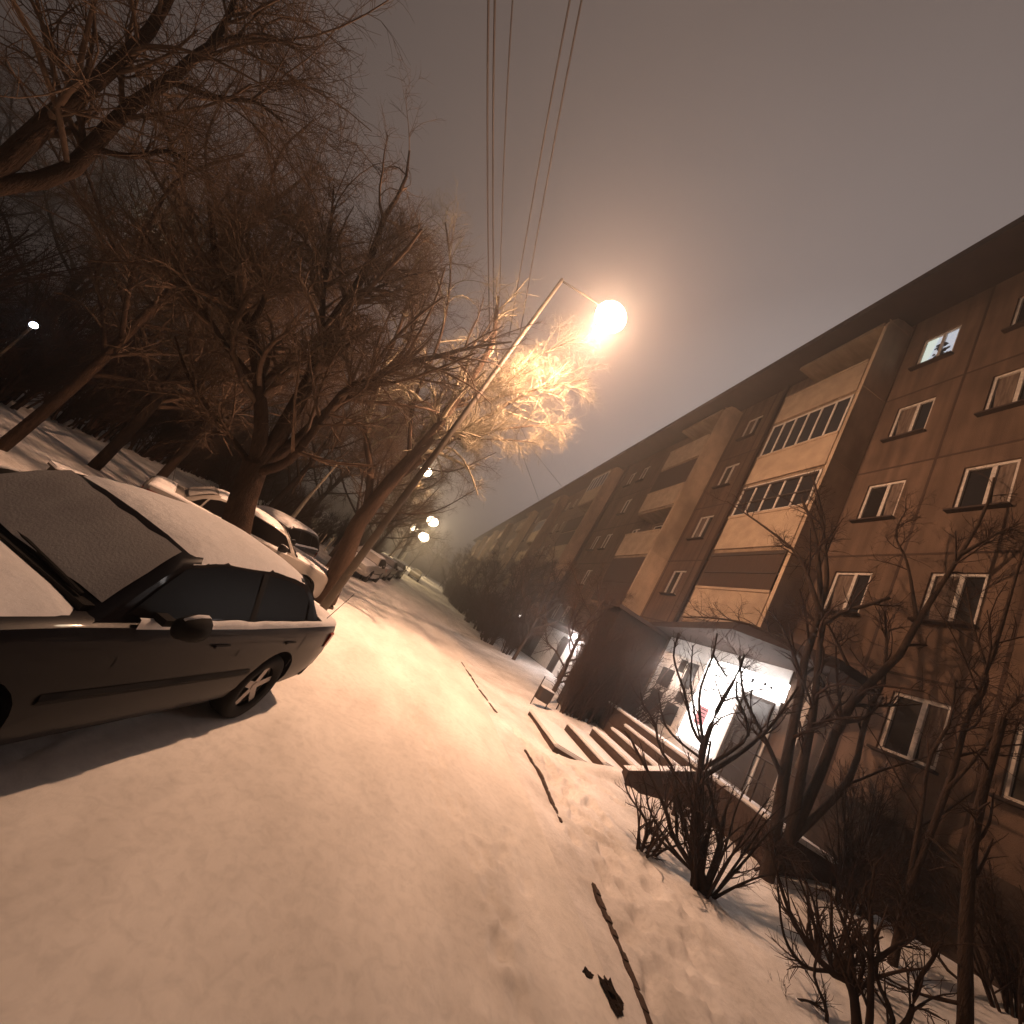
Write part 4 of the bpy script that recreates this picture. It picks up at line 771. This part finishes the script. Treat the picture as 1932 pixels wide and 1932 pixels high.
ca = sedan((-1.47,4.50,.0), place(0,a16), 'dark saloon car with snow on its roof and frosted windscreen in the foreground', CARDK)
ca.scale = (.945,1,1)
cb = sedan((-2.28,8.35,-.06), 0, 'pale snow covered car standing crosswise behind the forked tree, nose towards the lamp post', CARWH)
f_ = Vector((.85,.527,0)); n_ = Vector((-.527,.85,0)); pr = Vector((-4.58,8.62,0))+n_*.84+f_*.45
cb.location = (pr.x,pr.y,-.28); cb.rotation_euler = (0,R(-1.0),math.atan2(f_.y,f_.x))
sedan((-4.2,13.6,-.3), place(0,8), 'black hatchback with dark side windows between the two leaning trunks', CARBK, wagon=True)
far_cars = [(-2.6,22.5,5,CARWH,'pale snow covered car parked on the left verge past the pole'),(-2.4,29.0,3,CARWH,'second pale car further along the left verge'),(-2.2,38,2,CARBK,'distant dark car with snow on its roof on the left verge'),(-.6,58,0,CARWH,'bright snowy car at the far end of the street')]
for x,y,a_,p_,lb in far_cars: sedan((x,y,z_at(x,y)),place(0,a_),lb,p_)
# snowy bench
be = empty('park_bench',(-6.35,8.75,z_at(-6.35,8.75)),R(62),'low snowy bench at the left behind the foreground car','bench')
be.scale = (.62,.8,.8)
MB().box(-.62,.62,-.2,.2,.40,.44).build('seat',BRAIL,be); MB().box(-.64,.64,-.21,.21,.441,.50).build('snow_cap',SNOW,be,bevel=.02)
for sx_ in (-.5,.5): MB().box(sx_-.035,sx_+.035,-.17,.17,-.05,.40).build('leg',BRAIL,be)
# white painted posts of the park fence behind the cars
POST = mat('whitewash',(.55,.47,.36),.8,.2,c2=(.42,.35,.26),scale=9)
k_ = 0
for i in range(20):
    x,y = -5.9+.04*i*i*.05+rng.uniform(-.1,.1), 14.0+i*1.05
    o = MB().tube([(0,0,-.2),(rng.uniform(-.04,.04),0,.9+rng.uniform(-.1,.2))],.028,6).build('fence_post',POST); o.location = (x,y,z_at(x,y)); props(o,'thin whitewashed post of the low fence behind the parked cars','post','whitewashed fence posts behind the cars')
bi = empty('birch_tree',(-5.6,17.17,z_at(-5.6,17.2)),0,'short pale birch trunk right of the forked tree behind the cars','tree')
MB().tube([(0,0,-.2),(.05,0,1.0),(.02,.05,2.2),(.12,0,4.0)],[.11,.09,.07,.03],8).build('trunk',POST,bi,smooth=True)

# ------------------------------------------------------------ street lamps
def lamp(loc, H, arm, label, power, size=1.0, group=None, color=None):
    C_ = color or LAMP_C
    t = empty('street_lamp', loc, 0, label, 'street lamp', group)
    MB().tube([(0,0,-.3),(0,0,H*.45),(0,0,H)],[.10*size,.075*size,.05*size],12).build('pole',METAL,t,smooth=True)
    MB().tube([(0,0,H-.05),(arm*.5,0,H+.05),(arm*.86,0,H+.08)],.028*size,8).build('arm',METAL,t,smooth=True)
    hd = MB(); N = 16; sh_ = []
    for (x,r,zz) in ((-.42,.03,.03),(-.36,.09,.05),(-.1,.15,.07),(.2,.17,.07),(.38,.12,.05),(.44,.03,.02)):
        for j in range(9): a = math.pi*j/8; hd.v.append((x*size,math.cos(a)*r*size,(math.sin(a)*zz*1.6)*size))
    for i in range(5):
        for j in range(8): a = i*9+j; hd.f.append((a,a+1,a+10,a+9))
    hb = hd.build('housing',METAL,t,smooth=True); hb.location = (arm,0,H+.10)
    bm = bmesh.new(); bmesh.ops.create_uvsphere(bm,u_segments=24,v_segments=14,radius=1)
    for v in bm.verts: v.co = Vector((v.co.x*.46*size,v.co.y*.42*size,v.co.z*.36*size))
    me = bpy.data.meshes.new('diffuser'); bm.to_mesh(me); bm.free(); me.materials.append(mat('lamp_diffuser',(1,.9,.7),.4,.2,emit=(1.,.80,.55),es=55))
    me.polygons.foreach_set('use_smooth',[True]*len(me.polygons)); df = link('diffuser',me,t,(arm+.05,0,H-.02)); df.visible_shadow = True
    ls_ = bpy.data.lights.new('lamp_beam','SPOT'); ls_.energy = power*1.25; ls_.color = C_; ls_.shadow_soft_size = .1; ls_.spot_size = R(138); ls_.spot_blend = 1.0
    so = bpy.data.objects.new('lamp_beam',ls_); col.objects.link(so); so.rotation_euler = (R(29),R(4),0); so.location = (loc[0]+arm+.05,loc[1],loc[2]+H-.46*size)
    ld = bpy.data.lights.new('lamp_light','POINT'); ld.energy = power*.33; ld.color = C_; ld.shadow_soft_size = .10
    lo = bpy.data.objects.new('lamp_light',ld); col.objects.link(lo); lo.location = (loc[0]+arm+.05,loc[1],loc[2]+H-.46*size); return t
lamp((-1.35,9.4,-.02),10.75,1.67,'tall street lamp glaring over the road, nearest the camera',LAMP_W,1.0)
lamp((-7.3,44,-.2),11.3,1.2,'second street lamp, highest of the distant ones',6000,1.5,'distant street lamps',(1,.70,.34))
lamp((-5.4,80,0),10.6,1.3,'distant street lamp at upper right of the cluster of three',6000,2.6,'distant street lamps',(1,.70,.34))
lamp((-6.3,108,0),8.8,1.3,'distant street lamp lowest of the cluster of three',5000,3.2,'distant street lamps',(1,.70,.34))
lamp((-8.9,100,0),8.9,1.0,'distant street lamp at the left of the cluster of three',5000,2.2,'distant street lamps',(1,.70,.34))
# small cold white lamp deep in the park
pl = empty('park_lamp',(-10.9,10.81,-.3),0,'tiny cold white lamp on a post among the dark park shrubs at left','lamp')
MB().tube([(0,0,0),(0,0,2.13)],.03,8).build('pole',METAL,pl)
bm = bmesh.new(); bmesh.ops.create_uvsphere(bm,u_segments=12,v_segments=8,radius=.075); me = bpy.data.meshes.new('globe'); bm.to_mesh(me); bm.free(); me.materials.append(mat('cold_globe',(.9,.9,.9),.4,.3,emit=(.75,.82,1),es=12)); link('globe',me,pl,(0,0,2.2))
for loc,e_,c_ in (((-15,15,7),260,(.85,.9,.75)),):
    t = empty('park_lamp',(loc[0],loc[1],z_at(*loc[:2])),0,'park lamp post lighting the snowy strip at the left','lamp')
    MB().tube([(0,0,0),(0,0,7.2)],.05,8).build('pole',METAL,t)
    MB().box(-.2,.2,-.1,.1,7.2,7.3).build('housing',METAL,t)
    ld = bpy.data.lights.new('park_light','POINT'); ld.energy = e_; ld.color = c_; ld.shadow_soft_size = .1
    lo = bpy.data.objects.new('park_light',ld); col.objects.link(lo); lo.location = loc
# ------------------------------------------------------------ overhead wires
def wire(pts,r,label,g_='overhead wires above the street'):
    p = smooth_poly(pts,24); r *= 1.5; V,F = tubes(p[None],np.array([r]),np.array([r]),5); 
    V,F = V,F; o = link('overhead_wire',fast_mesh('overhead_wire',V,F,WIRE)); props(o,label,'wire',g_)
W = WIRES
for p,r,lb in W: wire(p,r,lb)
# ------------------------------------------------------------ far end of the street: low buildings and hillside
fb = empty('far_building',(-22,170,0),0,'low dark building beyond the end of the street','building')
MB().box(-30,36,0,12,-1,9).build('wall',PANEL,fb); MB().box(-31,37,-.6,12.5,9,9.6).build('roof',ROOFM,fb)
# ------------------------------------------------------------ haze
hz = MB().box(-440,440,-70,620,-12,30).mesh('haze',SNOW); hz.materials.clear()
hm = bpy.data.materials.new('haze_air'); hm.use_nodes = True; n = hm.node_tree; n.nodes.clear(); ho = n.nodes.new('ShaderNodeOutputMaterial'); pv = n.nodes.new('ShaderNodeVolumePrincipled')
pv.inputs['Density'].default_value = HAZE; pv.inputs['Anisotropy'].default_value = .72; pv.inputs['Color'].default_value = (.92,.88,.86,1); n.links.new(pv.outputs[0],ho.inputs['Volume'])
hz.materials.append(hm); o = link('haze',hz); o['kind'] = 'stuff'
